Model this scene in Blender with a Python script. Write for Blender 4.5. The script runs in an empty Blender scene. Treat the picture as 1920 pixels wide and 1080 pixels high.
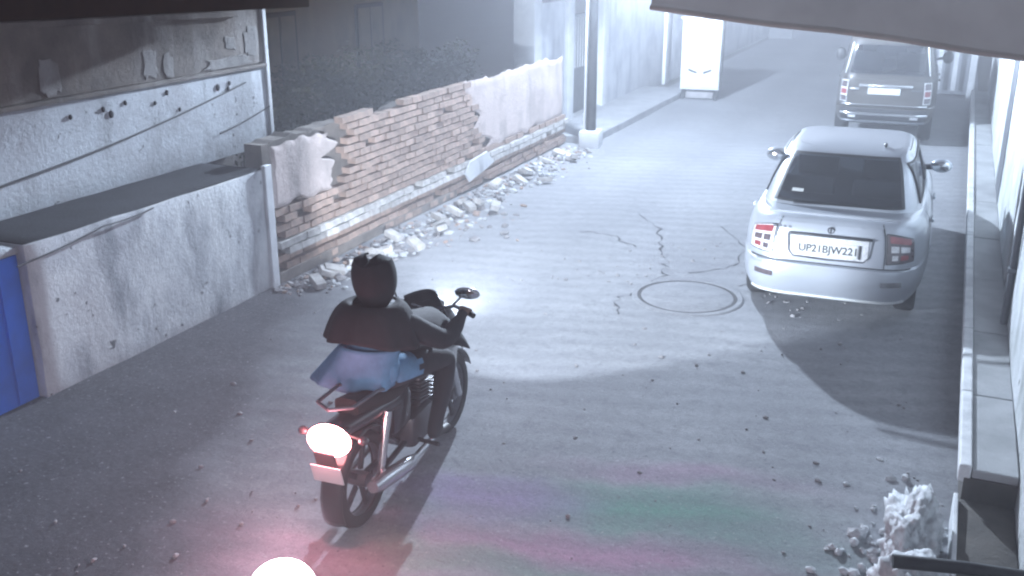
import bpy, bmesh, math, random
import numpy as np
from mathutils import Vector, Matrix, noise as mnoise
random.seed(7)
SC = bpy.context.scene
COL = SC.collection
R = math.radians
PI = math.pi

# ------------------------------------------------------------------ camera
CAM_H = 3.29
cam_d = bpy.data.cameras.new('camera')
cam_d.angle = 2 * math.atan(960 / 1887.7)
cam_d.clip_start, cam_d.clip_end = 0.05, 400
cam = bpy.data.objects.new('camera', cam_d)
COL.objects.link(cam)
cam.location = (0, 0, CAM_H)
cam.rotation_euler = (R(90 - 18.98), 0, R(23.54))
SC.camera = cam

# ------------------------------------------------------------------ sky, exposure
world = bpy.data.worlds.new('World')
SC.world = world
world.use_nodes = True
wn, wl = world.node_tree.nodes, world.node_tree.links
sky = wn.new('ShaderNodeTexSky')
sky.sky_type = 'NISHITA'
sky.sun_disc = False
sky.sun_elevation = R(4)
sky.sun_rotation = R(-27)
sky.air_density, sky.dust_density, sky.ozone_density = 1.0, 6.0, 1.0
mixw = wn.new('ShaderNodeMix'); mixw.data_type = 'RGBA'
mixw.inputs[0].default_value = 0.78
mixw.inputs[7].default_value = (2.9, 3.1, 3.9, 1)      # even night overcast lit by the town
wl.new(sky.outputs[0], mixw.inputs[6])
wl.new(mixw.outputs[2], wn['Background'].inputs[0])
wn['Background'].inputs[1].default_value = 0.08
SC.view_settings.view_transform = 'Standard'
SC.view_settings.look = 'None'
SC.view_settings.exposure = 0.0
SC.view_settings.gamma = 1.0
SC.cycles.use_denoising = True
SC.cycles.max_bounces = 5
SC.cycles.volume_bounces = 0
SC.cycles.volume_step_rate = 4
SC.cycles.sample_clamp_indirect = 4
SC.cycles.filter_width = 2.2

# ------------------------------------------------------------------ helpers
def sgn(v): return -1.0 if v < 0 else 1.0

class MB:
    """collects shapes for one mesh object"""
    def __init__(s): s.v, s.f, s.mi, s.cur = [], [], [], 0
    def add(s, vs, fs):
        o = len(s.v)
        s.v += [tuple(p) for p in vs]
        for q in fs:
            s.f.append(tuple(i + o for i in q)); s.mi.append(s.cur)
    def box(s, c, d, rot=None, bev=0.0):
        x, y, z = d[0] / 2, d[1] / 2, d[2] / 2
        if bev > 0:
            bm = bmesh.new(); bmesh.ops.create_cube(bm, size=1)
            for w in bm.verts: w.co = Vector((w.co.x * d[0], w.co.y * d[1], w.co.z * d[2]))
            bmesh.ops.bevel(bm, geom=bm.edges[:], offset=min(bev, min(d) * .45), segments=2, affect='EDGES', profile=.5)
            vs = [w.co.copy() for w in bm.verts]; bm.verts.index_update()
            fs = [[w.index for w in q.verts] for q in bm.faces]; bm.free()
        else:
            vs = [Vector((i * x, j * y, k * z)) for i in (-1, 1) for j in (-1, 1) for k in (-1, 1)]
            fs = [(0, 1, 3, 2), (4, 6, 7, 5), (0, 4, 5, 1), (2, 3, 7, 6), (0, 2, 6, 4), (1, 5, 7, 3)]
        M = rot if rot is not None else Matrix.Identity(3)
        s.add([M @ w + Vector(c) for w in vs], fs); return s
    def b2(s, lo, hi, bev=0.0):
        return s.box([(a + b) / 2 for a, b in zip(lo, hi)], [b - a for a, b in zip(lo, hi)], None, bev)
    def tube(s, pts, r, n=8, cap=True):
        pts = [Vector(p) for p in pts]
        rs = r if isinstance(r, (list, tuple)) else [r] * len(pts)
        vs, fs = [], []
        up = Vector((0, 0, 1))
        t0 = (pts[1] - pts[0]).normalized()
        if abs(t0.dot(up)) > .95: up = Vector((1, 0, 0))
        a = t0.cross(up).normalized()
        for i, p in enumerate(pts):
            t = (pts[min(i + 1, len(pts) - 1)] - pts[max(i - 1, 0)]).normalized()
            a = (a - t * a.dot(t)).normalized(); b = t.cross(a)
            for k in range(n):
                g = 2 * PI * k / n
                vs.append(p + (a * math.cos(g) + b * math.sin(g)) * rs[i])
        for i in range(len(pts) - 1):
            for k in range(n):
                k2 = (k + 1) % n
                fs.append((i * n + k, i * n + k2, (i + 1) * n + k2, (i + 1) * n + k))
        if cap:
            fs.append(tuple(range(n - 1, -1, -1))); fs.append(tuple(range((len(pts) - 1) * n, len(pts) * n)))
        s.add(vs, fs); return s
    def lathe(s, prof, c, axis='z', n=24, close=False):
        """prof: list of (r, h) along axis"""
        vs, fs = [], []
        for r, h in prof:
            for k in range(n):
                g = 2 * PI * k / n
                u, w = r * math.cos(g), r * math.sin(g)
                p = {'z': (u, w, h), 'y': (u, h, w), 'x': (h, u, w)}[axis]
                vs.append(Vector(p) + Vector(c))
        m = len(prof)
        for i in range(m if close else m - 1):
            for k in range(n):
                k2 = (k + 1) % n; j = (i + 1) % m
                fs.append((i * n + k, i * n + k2, j * n + k2, j * n + k))
        s.add(vs, fs); return s
    def ell(s, c, r, nu=16, nv=10, rot=None):
        vs, fs = [], []
        M = rot if rot is not None else Matrix.Identity(3)
        for j in range(nv + 1):
            a = -PI / 2 + PI * j / nv
            for k in range(nu):
                g = 2 * PI * k / nu
                vs.append(M @ Vector((r[0] * math.cos(a) * math.cos(g), r[1] * math.cos(a) * math.sin(g), r[2] * math.sin(a))) + Vector(c))
        for j in range(nv):
            for k in range(nu):
                k2 = (k + 1) % nu
                fs.append((j * nu + k, j * nu + k2, (j + 1) * nu + k2, (j + 1) * nu + k))
        s.add(vs, fs); return s
    def loft(s, rings, cap=True, closed=True):
        n = len(rings[0]); vs = [Vector(p) for r in rings for p in r]; fs = []
        for i in range(len(rings) - 1):
            for k in range(n if closed else n - 1):
                k2 = (k + 1) % n
                fs.append((i * n + k, i * n + k2, (i + 1) * n + k2, (i + 1) * n + k))
        if cap and closed:
            fs.append(tuple(range(n - 1, -1, -1))); fs.append(tuple(range((len(rings) - 1) * n, len(rings) * n)))
        s.add(vs, fs); return s
    def grid(s, fn, nu, nv):
        vs = [fn(i / nu, j / nv) for j in range(nv + 1) for i in range(nu + 1)]
        fs = [(j * (nu + 1) + i, j * (nu + 1) + i + 1, (j + 1) * (nu + 1) + i + 1, (j + 1) * (nu + 1) + i) for j in range(nv) for i in range(nu)]
        s.add(vs, fs); return s
    def mesh(s, name, mats, smooth=False, angle=40, merge=True):
        me = bpy.data.meshes.new(name)
        me.from_pydata([tuple(p) for p in s.v], [], s.f)
        for m in (mats if isinstance(mats, (list, tuple)) else [mats]): me.materials.append(m)
        me.polygons.foreach_set('material_index', s.mi)
        bm = bmesh.new(); bm.from_mesh(me)
        if merge: bmesh.ops.remove_doubles(bm, verts=bm.verts[:], dist=1e-5)
        bmesh.ops.recalc_face_normals(bm, faces=bm.faces[:])
        if smooth:
            for q in bm.faces: q.smooth = True
            for e in bm.edges:
                if len(e.link_faces) == 2 and e.calc_face_angle(0) > R(angle): e.smooth = False
        bm.to_mesh(me); bm.free()
        return me
    def build(s, name, mats, parent=None, smooth=False, angle=40, loc=None, merge=True):
        o = bpy.data.objects.new(name, s.mesh(name, mats, smooth, angle, merge))
        COL.objects.link(o)
        if parent is not None: o.parent = parent
        if loc is not None: o.location = loc
        return o

def tag(o, label=None, cat=None, group=None, kind=None):
    if label: o['label'] = label
    if cat: o['category'] = cat
    if group: o['group'] = group
    if kind: o['kind'] = kind
    return o
def thing(name, label, cat, loc=(0, 0, 0), rz=0.0, group=None):
    o = bpy.data.objects.new(name, None); COL.objects.link(o)
    o.empty_display_size = .2
    o.location = loc; o.rotation_euler = (0, 0, rz)
    return tag(o, label, cat, group)
def inst(name, me, parent=None, loc=(0, 0, 0), rot=(0, 0, 0), sc=(1, 1, 1)):
    o = bpy.data.objects.new(name, me); COL.objects.link(o)
    if parent is not None: o.parent = parent
    o.location = loc; o.rotation_euler = rot; o.scale = sc
    return o
def copy_tree(o, parent=None):
    c = o.copy(); COL.objects.link(c); c.parent = parent
    for ch in list(o.children): copy_tree(ch, c)
    return c

# ------------------------------------------------------------------ materials
def _nodes(name):
    m = bpy.data.materials.new(name); m.use_nodes = True
    return m, m.node_tree.nodes, m.node_tree.links, m.node_tree.nodes['Principled BSDF']
def _c(c): return (c[0], c[1], c[2], 1)
def noise_fac(nt, links, coord, scale, detail=4, rough=.6, lo=.35, hi=.65, sc3=None, off=None):
    mp = nt.new('ShaderNodeMapping')
    if sc3: mp.inputs['Scale'].default_value = sc3
    if off: mp.inputs['Location'].default_value = off
    links.new(coord, mp.inputs[0])
    n = nt.new('ShaderNodeTexNoise'); n.inputs['Scale'].default_value = scale
    n.inputs['Detail'].default_value = detail; n.inputs['Roughness'].default_value = rough
    links.new(mp.outputs[0], n.inputs[0])
    r = nt.new('ShaderNodeMapRange'); r.inputs[1].default_value = lo; r.inputs[2].default_value = hi
    links.new(n.outputs[0], r.inputs[0])
    return r.outputs[0], n.outputs[0]
def mixc(nt, links, fac, a, b, blend='MIX'):
    m = nt.new('ShaderNodeMix'); m.data_type = 'RGBA'; m.blend_type = blend
    if isinstance(fac, (int, float)): m.inputs[0].default_value = fac
    else: links.new(fac, m.inputs[0])
    for k, v in ((6, a), (7, b)):
        if isinstance(v, tuple): m.inputs[k].default_value = _c(v)
        else: links.new(v, m.inputs[k])
    return m.outputs[2]
def math_n(nt, links, op, a, b=None, clamp=False):
    m = nt.new('ShaderNodeMath'); m.operation = op; m.use_clamp = clamp
    for k, v in ((0, a), (1, b)):
        if v is None: continue
        if isinstance(v, (int, float)): m.inputs[k].default_value = v
        else: links.new(v, m.inputs[k])
    return m.outputs[0]
def bump(nt, links, bsdf, h, strength=.3, dist=.02):
    b = nt.new('ShaderNodeBump'); b.inputs['Strength'].default_value = strength; b.inputs['Distance'].default_value = dist
    links.new(h, b.inputs['Height']); links.new(b.outputs[0], bsdf.inputs['Normal'])
def mat(name, col, rough=.8, metal=0.0, col2=None, scale=6.0, var=.15, bmp=0.0, bscale=40.0, coat=0.0, rnd=0.0, spec=.5):
    m, nt, links, b = _nodes(name)
    b.inputs['Roughness'].default_value = rough; b.inputs['Metallic'].default_value = metal
    b.inputs['Coat Weight'].default_value = coat; b.inputs['Specular IOR Level'].default_value = spec
    tc = nt.new('ShaderNodeTexCoord'); co = tc.outputs['Object']
    c2 = col2 or tuple(max(0, k * (1 - var)) for k in col)
    f, raw = noise_fac(nt, links, co, scale)
    out = mixc(nt, links, f, tuple(col), tuple(c2))
    if rnd:
        oi = nt.new('ShaderNodeObjectInfo')
        v = nt.new('ShaderNodeMapRange'); v.inputs[3].default_value = 1 - rnd; v.inputs[4].default_value = 1 + rnd
        links.new(oi.outputs['Random'], v.inputs[0])
        hs = nt.new('ShaderNodeHueSaturation'); links.new(out, hs.inputs['Color']); links.new(v.outputs[0], hs.inputs['Value'])
        out = hs.outputs[0]
    links.new(out, b.inputs['Base Color'])
    if bmp:
        _, r2 = noise_fac(nt, links, co, bscale)
        bump(nt, links, b, r2, bmp, .01)
    return m
def emit(name, col, s):
    m, nt, links, b = _nodes(name)
    b.inputs['Base Color'].default_value = _c(col)
    b.inputs['Emission Color'].default_value = _c(col); b.inputs['Emission Strength'].default_value = s
    return m

def plaster(name, base, stain, stain2=None, zs=.35, lo=.45, hi=.62, bmp=.5, spots=0.0, scale=1.6):
    """weathered wall paint with blotchy stains, streaks and dark spots of lost paint"""
    m, nt, links, b = _nodes(name)
    b.inputs['Roughness'].default_value = .9
    g = nt.new('ShaderNodeNewGeometry'); co = g.outputs['Position']
    f1, r1 = noise_fac(nt, links, co, scale, 8, .65, lo, hi)
    f2, r2 = noise_fac(nt, links, co, 3.2, 6, .6, .5, .72, (1, 1, zs))
    out = mixc(nt, links, f1, base, stain)
    out = mixc(nt, links, f2, out, stain2 or tuple(k * .7 for k in stain))
    if spots:
        f3, _ = noise_fac(nt, links, co, 11, 3, .5, .68, .72)
        out = mixc(nt, links, f3, out, tuple(k * .3 for k in stain))
    links.new(out, b.inputs['Base Color'])
    _, r3 = noise_fac(nt, links, co, 22, 8, .7)
    bump(nt, links, b, r3, bmp, .03)
    return m

M = {}
M['whitewash'] = plaster('whitewash', (.66, .68, .70), (.40, .42, .46), (.20, .215, .25), lo=.42, hi=.66, spots=1, scale=1.3)
M['upper_plaster'] = plaster('upper_plaster', (.46, .49, .53), (.36, .37, .40), (.24, .25, .27), spots=1)
M['upper_bare'] = plaster('upper_bare', (.20, .175, .16), (.11, .10, .095), (.30, .285, .28), lo=.38, hi=.6, scale=2.0, zs=.22)
M['pale_plaster'] = plaster('pale_plaster', (.52, .44, .42), (.38, .325, .31), (.27, .235, .225))
M['patch_grey'] = plaster('patch_grey', (.27, .26, .26), (.19, .18, .175), (.14, .135, .13))
M['house_white'] = plaster('house_white', (.60, .62, .66), (.45, .47, .52), (.33, .35, .40))
M['right_wall'] = plaster('right_wall', (.62, .64, .66), (.45, .48, .48), (.24, .26, .25), lo=.4, hi=.62, bmp=.9, spots=1, scale=2.4)
M['dark_house'] = plaster('dark_house', (.13, .080, .040), (.07, .05, .025), (.17, .11, .06), scale=.9)
M['awning'] = mat('awning', (.66, .63, .64), .75, 0, (.56, .53, .55), 2.0)
M['dark_wood'] = mat('dark_wood', (.026, .014, .008), .9, 0, (.014, .008, .005), 8, spec=.05)
M['platform'] = mat('platform', (.42, .43, .44), .85, 0, (.30, .31, .32), 3.0, bmp=.3, rnd=.08)
M['platform_edge'] = mat('platform_edge', (.78, .79, .80), .8, 0, (.55, .56, .58), 6.0, bmp=.3)
M['dirt'] = mat('dirt', (.11, .10, .09), .95, 0, (.07, .065, .06), 5.0, bmp=.6)
M['ledge_shade'] = mat('ledge_shade', (.05, .053, .06), .95, 0, (.035, .037, .042), 3.0, bmp=.5, spec=.05)  # dark colour paints the shade band above the low wall
M['stone'] = mat('stone', (.36, .35, .36), .9, 0, (.22, .21, .22), 9.0, bmp=.5, bscale=30)
M['white_rubble'] = mat('white_rubble', (.66, .68, .70), .85, 0, (.42, .44, .46), 12.0, bmp=.6)
M['brick'] = mat('brick', (.40, .285, .235), .9, 0, (.28, .21, .18), 11.0, bmp=.5, rnd=.25)
M['white_brick'] = mat('white_brick', (.60, .59, .58), .9, 0, (.40, .38, .37), 10.0, bmp=.5, rnd=.25)
M['mortar'] = mat('mortar', (.20, .175, .16), .95, 0, (.13, .115, .105), 6.0, bmp=.6)
M['concrete'] = mat('concrete', (.40, .41, .43), .9, 0, (.28, .29, .31), 4.0, bmp=.4)
M['white_paint'] = mat('white_paint', (.70, .72, .75), .6, 0, (.58, .60, .63), 5.0)
M['blue_paint'] = mat('blue_paint', (.004, .15, .80), .6, .0, (.004, .10, .55), 2.0, bmp=.1)
M['steel'] = mat('steel', (.16, .17, .19), .5, .6, (.10, .105, .12), 8)
M['dark_steel'] = mat('dark_steel', (.05, .055, .06), .5, .5, (.03, .03, .035), 9)
M['cable'] = mat('cable', (.03, .03, .035), .7)
M['crack'] = mat('crack', (.055, .055, .06), .95)
M['leaf'] = mat('leaf', (.065, .06, .025), .8, 0, (.04, .04, .02), 3.0)
M['bark'] = mat('bark', (.07, .055, .04), .9, bmp=.6)
M['silver'] = mat('silver', (.43, .46, .51), .34, .35, (.39, .42, .47), 1.5, coat=.6)
M['grey_paint'] = mat('grey_paint', (.065, .060, .056), .45, .1, (.05, .047, .044), 1.5, coat=.3)
M['chrome'] = mat('chrome', (.62, .63, .65), .22, .9)
M['black_plastic'] = mat('black_plastic', (.02, .02, .022), .5)
M['rubber'] = mat('rubber', (.018, .018, .018), .85, bmp=.2)
M['seat_cloth'] = mat('seat_cloth', (.06, .06, .065), .9)
M['plate_white'] = mat('plate_white', (.62, .64, .64), .5, var=.08)
M['tail_red'] = mat('tail_red', (.30, .05, .06), .15, 0, (.22, .03, .04), 20, coat=1)
M['tail_clear'] = mat('tail_clear', (.72, .73, .75), .12, 0, (.5, .5, .52), 25, coat=1)
M['tail_smoke'] = mat('tail_smoke', (.12, .09, .10), .12, 0, (.05, .04, .045), 30, coat=1)
M['mirror_glass'] = mat('mirror_glass', (.75, .78, .8), .06, 1.0)
M['jacket'] = mat('jacket', (.022, .024, .030), .9, 0, (.014, .015, .019), 9, bmp=.4)
M['blue_cloth'] = mat('blue_cloth', (.17, .37, .58), .9, 0, (.11, .25, .41), 7, bmp=.4)
M['trousers'] = mat('trousers', (.028, .030, .036), .9, bmp=.3)
M['skin'] = mat('skin', (.20, .12, .085), .6)
M['shoe'] = mat('shoe', (.018, .017, .017), .6)
M['bike_black'] = mat('bike_black', (.016, .017, .02), .3, .2, coat=.5)
M['engine'] = mat('engine', (.17, .17, .18), .45, .7)
M['tail_lit'] = emit('tail_lit', (1.0, .32, .34), 34)
M['lens_lit'] = emit('lens_lit', (1.0, .93, .95), 30)
M['amber'] = mat('amber', (.5, .2, .03), .2, coat=1)

def cloth_translucent(name, col):
    m, nt, links, b = _nodes(name)
    b.inputs['Base Color'].default_value = _c(col); b.inputs['Roughness'].default_value = .8
    t = nt.new('ShaderNodeBsdfTranslucent'); t.inputs[0].default_value = _c(col)
    x = nt.new('ShaderNodeMixShader'); x.inputs[0].default_value = .5
    g = nt.new('ShaderNodeNewGeometry'); f, _ = noise_fac(nt, links, g.outputs['Position'], 3)
    c = mixc(nt, links, f, col, tuple(k * .85 for k in col)); links.new(c, t.inputs[0]); links.new(c, b.inputs['Base Color'])
    links.new(b.outputs[0], x.inputs[1]); links.new(t.outputs[0], x.inputs[2])
    links.new(x.outputs[0], nt['Material Output'].inputs[0])
    return m
M['awning'] = cloth_translucent('tarpaulin', (.93, .92, .90))
def glass(name, tint, mixf):
    m, nt, links, b = _nodes(name)
    b.inputs['Base Color'].default_value = (.02, .022, .028, 1); b.inputs['Roughness'].default_value = .06
    b.inputs['Specular IOR Level'].default_value = .9
    t = nt.new('ShaderNodeBsdfTransparent'); t.inputs[0].default_value = _c(tint)
    x = nt.new('ShaderNodeMixShader'); x.inputs[0].default_value = mixf
    links.new(b.outputs[0], x.inputs[1]); links.new(t.outputs[0], x.inputs[2])
    links.new(x.outputs[0], nt['Material Output'].inputs[0])
    return m
M['glass'] = glass('car_glass', (.55, .6, .66), .55)

def road_material():
    m, nt, links, b = _nodes('road_concrete')
    b.inputs['Roughness'].default_value = .9; b.inputs['Specular IOR Level'].default_value = .12
    g = nt.new('ShaderNodeNewGeometry'); co = g.outputs['Position']
    sp = nt.new('ShaderNodeSeparateXYZ'); links.new(co, sp.inputs[0])
    f1, r1 = noise_fac(nt, links, co, .55, 6, .6, .35, .68)
    out = mixc(nt, links, f1, (.40, .41, .43), (.31, .32, .345))
    f2, r2 = noise_fac(nt, links, co, 7, 6, .7, .5, .75)
    out = mixc(nt, links, f2, out, (.22, .225, .245))
    # green and pink colour noise of the camera, painted into the road in patches
    wn_ = nt.new('ShaderNodeTexNoise'); wn_.inputs['Scale'].default_value = 1.7; wn_.inputs['Detail'].default_value = 4; links.new(co, wn_.inputs[0])
    wv = nt.new('ShaderNodeVectorMath'); wv.operation = 'MULTIPLY_ADD'; links.new(wn_.outputs[1], wv.inputs[0]); wv.inputs[1].default_value = (.9, .5, 0); wv.inputs[2].default_value = (-.45, -.25, 0)
    wa = nt.new('ShaderNodeVectorMath'); wa.operation = 'ADD'; links.new(co, wa.inputs[0]); links.new(wv.outputs[0], wa.inputs[1])
    for (cx, cy, rx, ry, rot, col, st) in ((-1.35, 5.25, 1.15, .42, 12, (.13, .30, .235), .95), (-2.35, 5.05, .75, .30, 8, (.36, .26, .47), .85), (-1.6, 4.72, 1.5, .22, 10, (.44, .24, .36), .85),
                                           (-1.35, 5.75, 1.0, .18, 14, (.42, .27, .38), .7), (-2.5, 4.35, .8, .22, 10, (.20, .31, .24), .7), (-3.3, 3.9, .9, .5, 0, (.46, .30, .38), .8), (-1.5, 4.42, 1.2, .14, 10, (.16, .28, .22), .6), (-.6, 5.1, .7, .3, 10, (.22, .30, .29), .6)):
        mp = nt.new('ShaderNodeMapping'); mp.vector_type = 'TEXTURE'
        mp.inputs['Location'].default_value = (cx, cy, 0); mp.inputs['Rotation'].default_value = (0, 0, R(rot)); mp.inputs['Scale'].default_value = (rx, ry, 1)
        links.new(wa.outputs[0], mp.inputs[0])
        ln = nt.new('ShaderNodeVectorMath'); ln.operation = 'LENGTH'; links.new(mp.outputs[0], ln.inputs[0])
        mr_ = nt.new('ShaderNodeMapRange'); mr_.interpolation_type = 'SMOOTHSTEP'; mr_.inputs[1].default_value = 1.25; mr_.inputs[2].default_value = .2; mr_.inputs[4].default_value = st * .85
        links.new(ln.outputs[1], mr_.inputs[0])
        out = mixc(nt, links, mr_.outputs[0], out, col)
    # slanting dark bands like the camera's rolling lines, painted into the road colour
    bmap = nt.new('ShaderNodeMapping'); bmap.inputs['Rotation'].default_value = (0, 0, R(-16)); links.new(co, bmap.inputs[0])
    bw_ = nt.new('ShaderNodeTexWave'); bw_.wave_type = 'BANDS'; bw_.bands_direction = 'Y'; bw_.inputs['Scale'].default_value = 1.15; bw_.inputs['Distortion'].default_value = 4.5
    bw_.inputs['Detail'].default_value = 3; bw_.inputs['Detail Scale'].default_value = .6; links.new(bmap.outputs[0], bw_.inputs[0])
    out = mixc(nt, links, math_n(nt, links, 'MULTIPLY', bw_.outputs[1], .30), out, (.20, .205, .23))
    # wheel tracks worn darker along the lane
    tw = nt.new('ShaderNodeTexWave'); tw.wave_type = 'BANDS'; tw.bands_direction = 'X'; tw.inputs['Scale'].default_value = .21; tw.inputs['Distortion'].default_value = 1.2; tw.inputs['Detail'].default_value = 2; links.new(co, tw.inputs[0])
    out = mixc(nt, links, math_n(nt, links, 'MULTIPLY', tw.outputs[1], .22), out, (.19, .195, .21))
    # shade over the left ground, painted dark into the road colour
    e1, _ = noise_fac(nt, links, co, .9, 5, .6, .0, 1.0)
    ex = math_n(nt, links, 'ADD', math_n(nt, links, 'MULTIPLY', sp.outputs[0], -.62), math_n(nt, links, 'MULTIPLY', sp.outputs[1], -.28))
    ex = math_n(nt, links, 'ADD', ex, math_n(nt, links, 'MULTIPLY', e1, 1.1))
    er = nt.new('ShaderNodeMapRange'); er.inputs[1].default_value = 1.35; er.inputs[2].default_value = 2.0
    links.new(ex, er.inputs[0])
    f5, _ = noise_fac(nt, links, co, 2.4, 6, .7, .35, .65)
    earth_and_shade = mixc(nt, links, f5, (.05, .05, .058), (.088, .087, .098))
    out = mixc(nt, links, er.outputs[0], out, earth_and_shade)
    # mottling and speckles
    f6, _ = noise_fac(nt, links, co, 19, 5, .75, .42, .66)
    out = mixc(nt, links, math_n(nt, links, 'MULTIPLY', f6, .35), out, (.16, .165, .18))
    f7, _ = noise_fac(nt, links, co, 33, 3, .6, .62, .72, None, (5, 3, 1))
    out = mixc(nt, links, math_n(nt, links, 'MULTIPLY', f7, .5), out, (.52, .53, .55))
    f4, _ = noise_fac(nt, links, co, 48, 2, .5, .66, .74)
    out = mixc(nt, links, f4, out, (.12, .12, .13))
    links.new(out, b.inputs['Base Color'])
    # broom lines across the lane and fine grain
    w = nt.new('ShaderNodeTexWave'); w.wave_type = 'BANDS'; w.bands_direction = 'Y'
    w.inputs['Scale'].default_value = 2.2; w.inputs['Distortion'].default_value = 3.0; w.inputs['Detail'].default_value = 3
    w.inputs['Detail Scale'].default_value = 1.5
    links.new(co, w.inputs[0])
    _, r3 = noise_fac(nt, links, co, 30, 8, .75)
    h = math_n(nt, links, 'ADD', math_n(nt, links, 'MULTIPLY', w.outputs[1], .08), r3)
    bump(nt, links, b, h, .55, .02)
    return m
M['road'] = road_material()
M['earth_and_shade'] = mat('earth_and_shade', (.09, .085, .08), .95, 0, (.06, .055, .05), 1.0)

# ------------------------------------------------------------------ ground and road
def sheet(name, x0, x1, y0, y1, z, m, nx=1, ny=1, wob=0.0):
    def fn(u, v):
        x, y = x0 + (x1 - x0) * u, y0 + (y1 - y0) * v
        dz = wob * mnoise.noise(Vector((x * .6, y * .6, 0))) if wob else 0
        return Vector((x, y, z + dz))
    return MB().grid(fn, nx, ny).build(name, m, smooth=wob > 0)
tag(sheet('ground', -150, 150, -60, 240, -.03, M['earth_and_shade']), kind='structure')
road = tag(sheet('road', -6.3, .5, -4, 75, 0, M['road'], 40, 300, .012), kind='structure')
# left pavement of the far house, a real step
pv = MB(); pv.b2((-6.62, 16.25, -.02), (-5.57, 22.9, .13), .02)
tag(pv.build('pavement', M['concrete']), kind='structure')

# cracks in the road: thin ribbons following broken lines
def crack(pts, w):
    mb = MB(); rnd = random.Random(len(pts) * 31 + int(w * 1e4))
    fine = []
    for a, b in zip(pts, pts[1:]):
        for k in range(6):
            t = k / 6
            fine.append((a[0] + (b[0] - a[0]) * t + rnd.uniform(-.045, .045), a[1] + (b[1] - a[1]) * t + rnd.uniform(-.045, .045)))
    fine.append(pts[-1])
    vs, fs = [], []
    for i, p in enumerate(fine):
        q = fine[min(i + 1, len(fine) - 1)]; o = fine[max(i - 1, 0)]
        d = Vector((q[0] - o[0], q[1] - o[1])).normalized(); n = Vector((-d.y, d.x)) * w * rnd.uniform(.1, 1.2)
        z = .005 + .012 * mnoise.noise(Vector((p[0] * .6, p[1] * .6, 0)))
        vs += [(p[0] + n.x, p[1] + n.y, z), (p[0] - n.x, p[1] - n.y, z)]
    for i in range(len(fine) - 1): fs.append((2 * i, 2 * i + 1, 2 * i + 3, 2 * i + 2))
    mb.add(vs, fs)
    return mb.build('crack', M['crack'], road)
crack([(-2.62, 9.2), (-2.52, 9.75), (-2.62, 10.2), (-2.9, 10.9), (-3.05, 11.5), (-3.5, 12.1)], .014)
crack([(-2.62, 9.2), (-2.75, 8.85), (-2.6, 8.45)], .014)
crack([(-2.3, 9.9), (-1.9, 10.4), (-1.95, 11.1), (-2.4, 11.9)], .011)
crack([(-3.1, 10.6), (-3.55, 11.0), (-3.9, 11.0)], .010)
crack([(-1.75, 9.7), (-1.5, 10.1), (-1.75, 10.5)], .010)

# manhole: round cement lid with a dark joint and a rim
mh = thing('manhole', 'round cement manhole lid flush with the road behind the silver car', 'manhole', (-2.14, 9.2, 0))
MB().lathe([(.0, .016), (.43, .016), (.445, .010), (.445, -.02)], (0, 0, 0), 'z', 48).build('lid', M['road'], mh, True, 30)
MB().lathe([(.447, .009), (.485, .009)], (0, 0, 0), 'z', 48).build('joint', M['crack'], mh)
rim = MB()
rim.lathe([(.485, -.01), (.485, .014), (.53, .013), (.56, -.01)], (0, 0, 0), 'z', 48)
rim.build('rim', M['road'], mh, True, 30)
# broken flecks of the surface round the lid, and grit all over the lane
def chips(name, n, region, smin, smax, m, seed, kind_label, parent=None, bricks=False):
    rnd = random.Random(seed); mb = MB()
    for _ in range(n):
        x, y = region(rnd)
        s = smin + (smax - smin) * rnd.random() ** 2.2
        rot = Matrix.Rotation(rnd.uniform(0, 6.3), 3, 'Z') @ Matrix.Rotation(rnd.uniform(-.5, .5), 3, 'X')
        d = (s * rnd.uniform(.7, 1.4), s * rnd.uniform(.6, 1.2), s * rnd.uniform(.4, .8))
        bm = bmesh.new(); bmesh.ops.create_icosphere(bm, subdivisions=1, radius=.5)
        for w in bm.verts:
            w.co = Vector((w.co.x * d[0], w.co.y * d[1], w.co.z * d[2])) * rnd.uniform(.75, 1.2)
        bm.verts.index_update()
        mb.add([rot @ w.co + Vector((x, y, d[2] * .22)) for w in bm.verts], [[w.index for w in q.verts] for q in bm.faces])
        bm.free()
    o = mb.build(name, m, parent, merge=False)
    return tag(o, kind_label, None, None, 'stuff')
def lane(rnd):
    y = 3.2 + 7.0 * rnd.random() ** 1.3
    return rnd.uniform(-5.6, .2), y
chips('grit', 420, lane, .008, .045, M['stone'], 3, 'grit and small stones scattered over the lane')
def around_lid(rnd):
    a = rnd.uniform(-.3, 3.4); r = rnd.uniform(.62, 1.5)
    return -2.1 + r * math.cos(a), 9.4 + r * math.sin(a) * 1.2
chips('surface_flakes', 150, around_lid, .012, .05, M['stone'], 5, 'broken flakes of road surface round the manhole')

# ------------------------------------------------------------------ left house with ledge
LX, UX = -6.03, -6.75
TY = lambda y: y * 1.05
TZ = lambda z: CAM_H - (CAM_H - z) * 1.05
hs = thing('house', 'weathered grey plastered house with a whitewashed low front ledge on the left', 'house', (LX, 0, 0))
def rel(o): o.location = (-LX, 0, 0); return o
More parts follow.
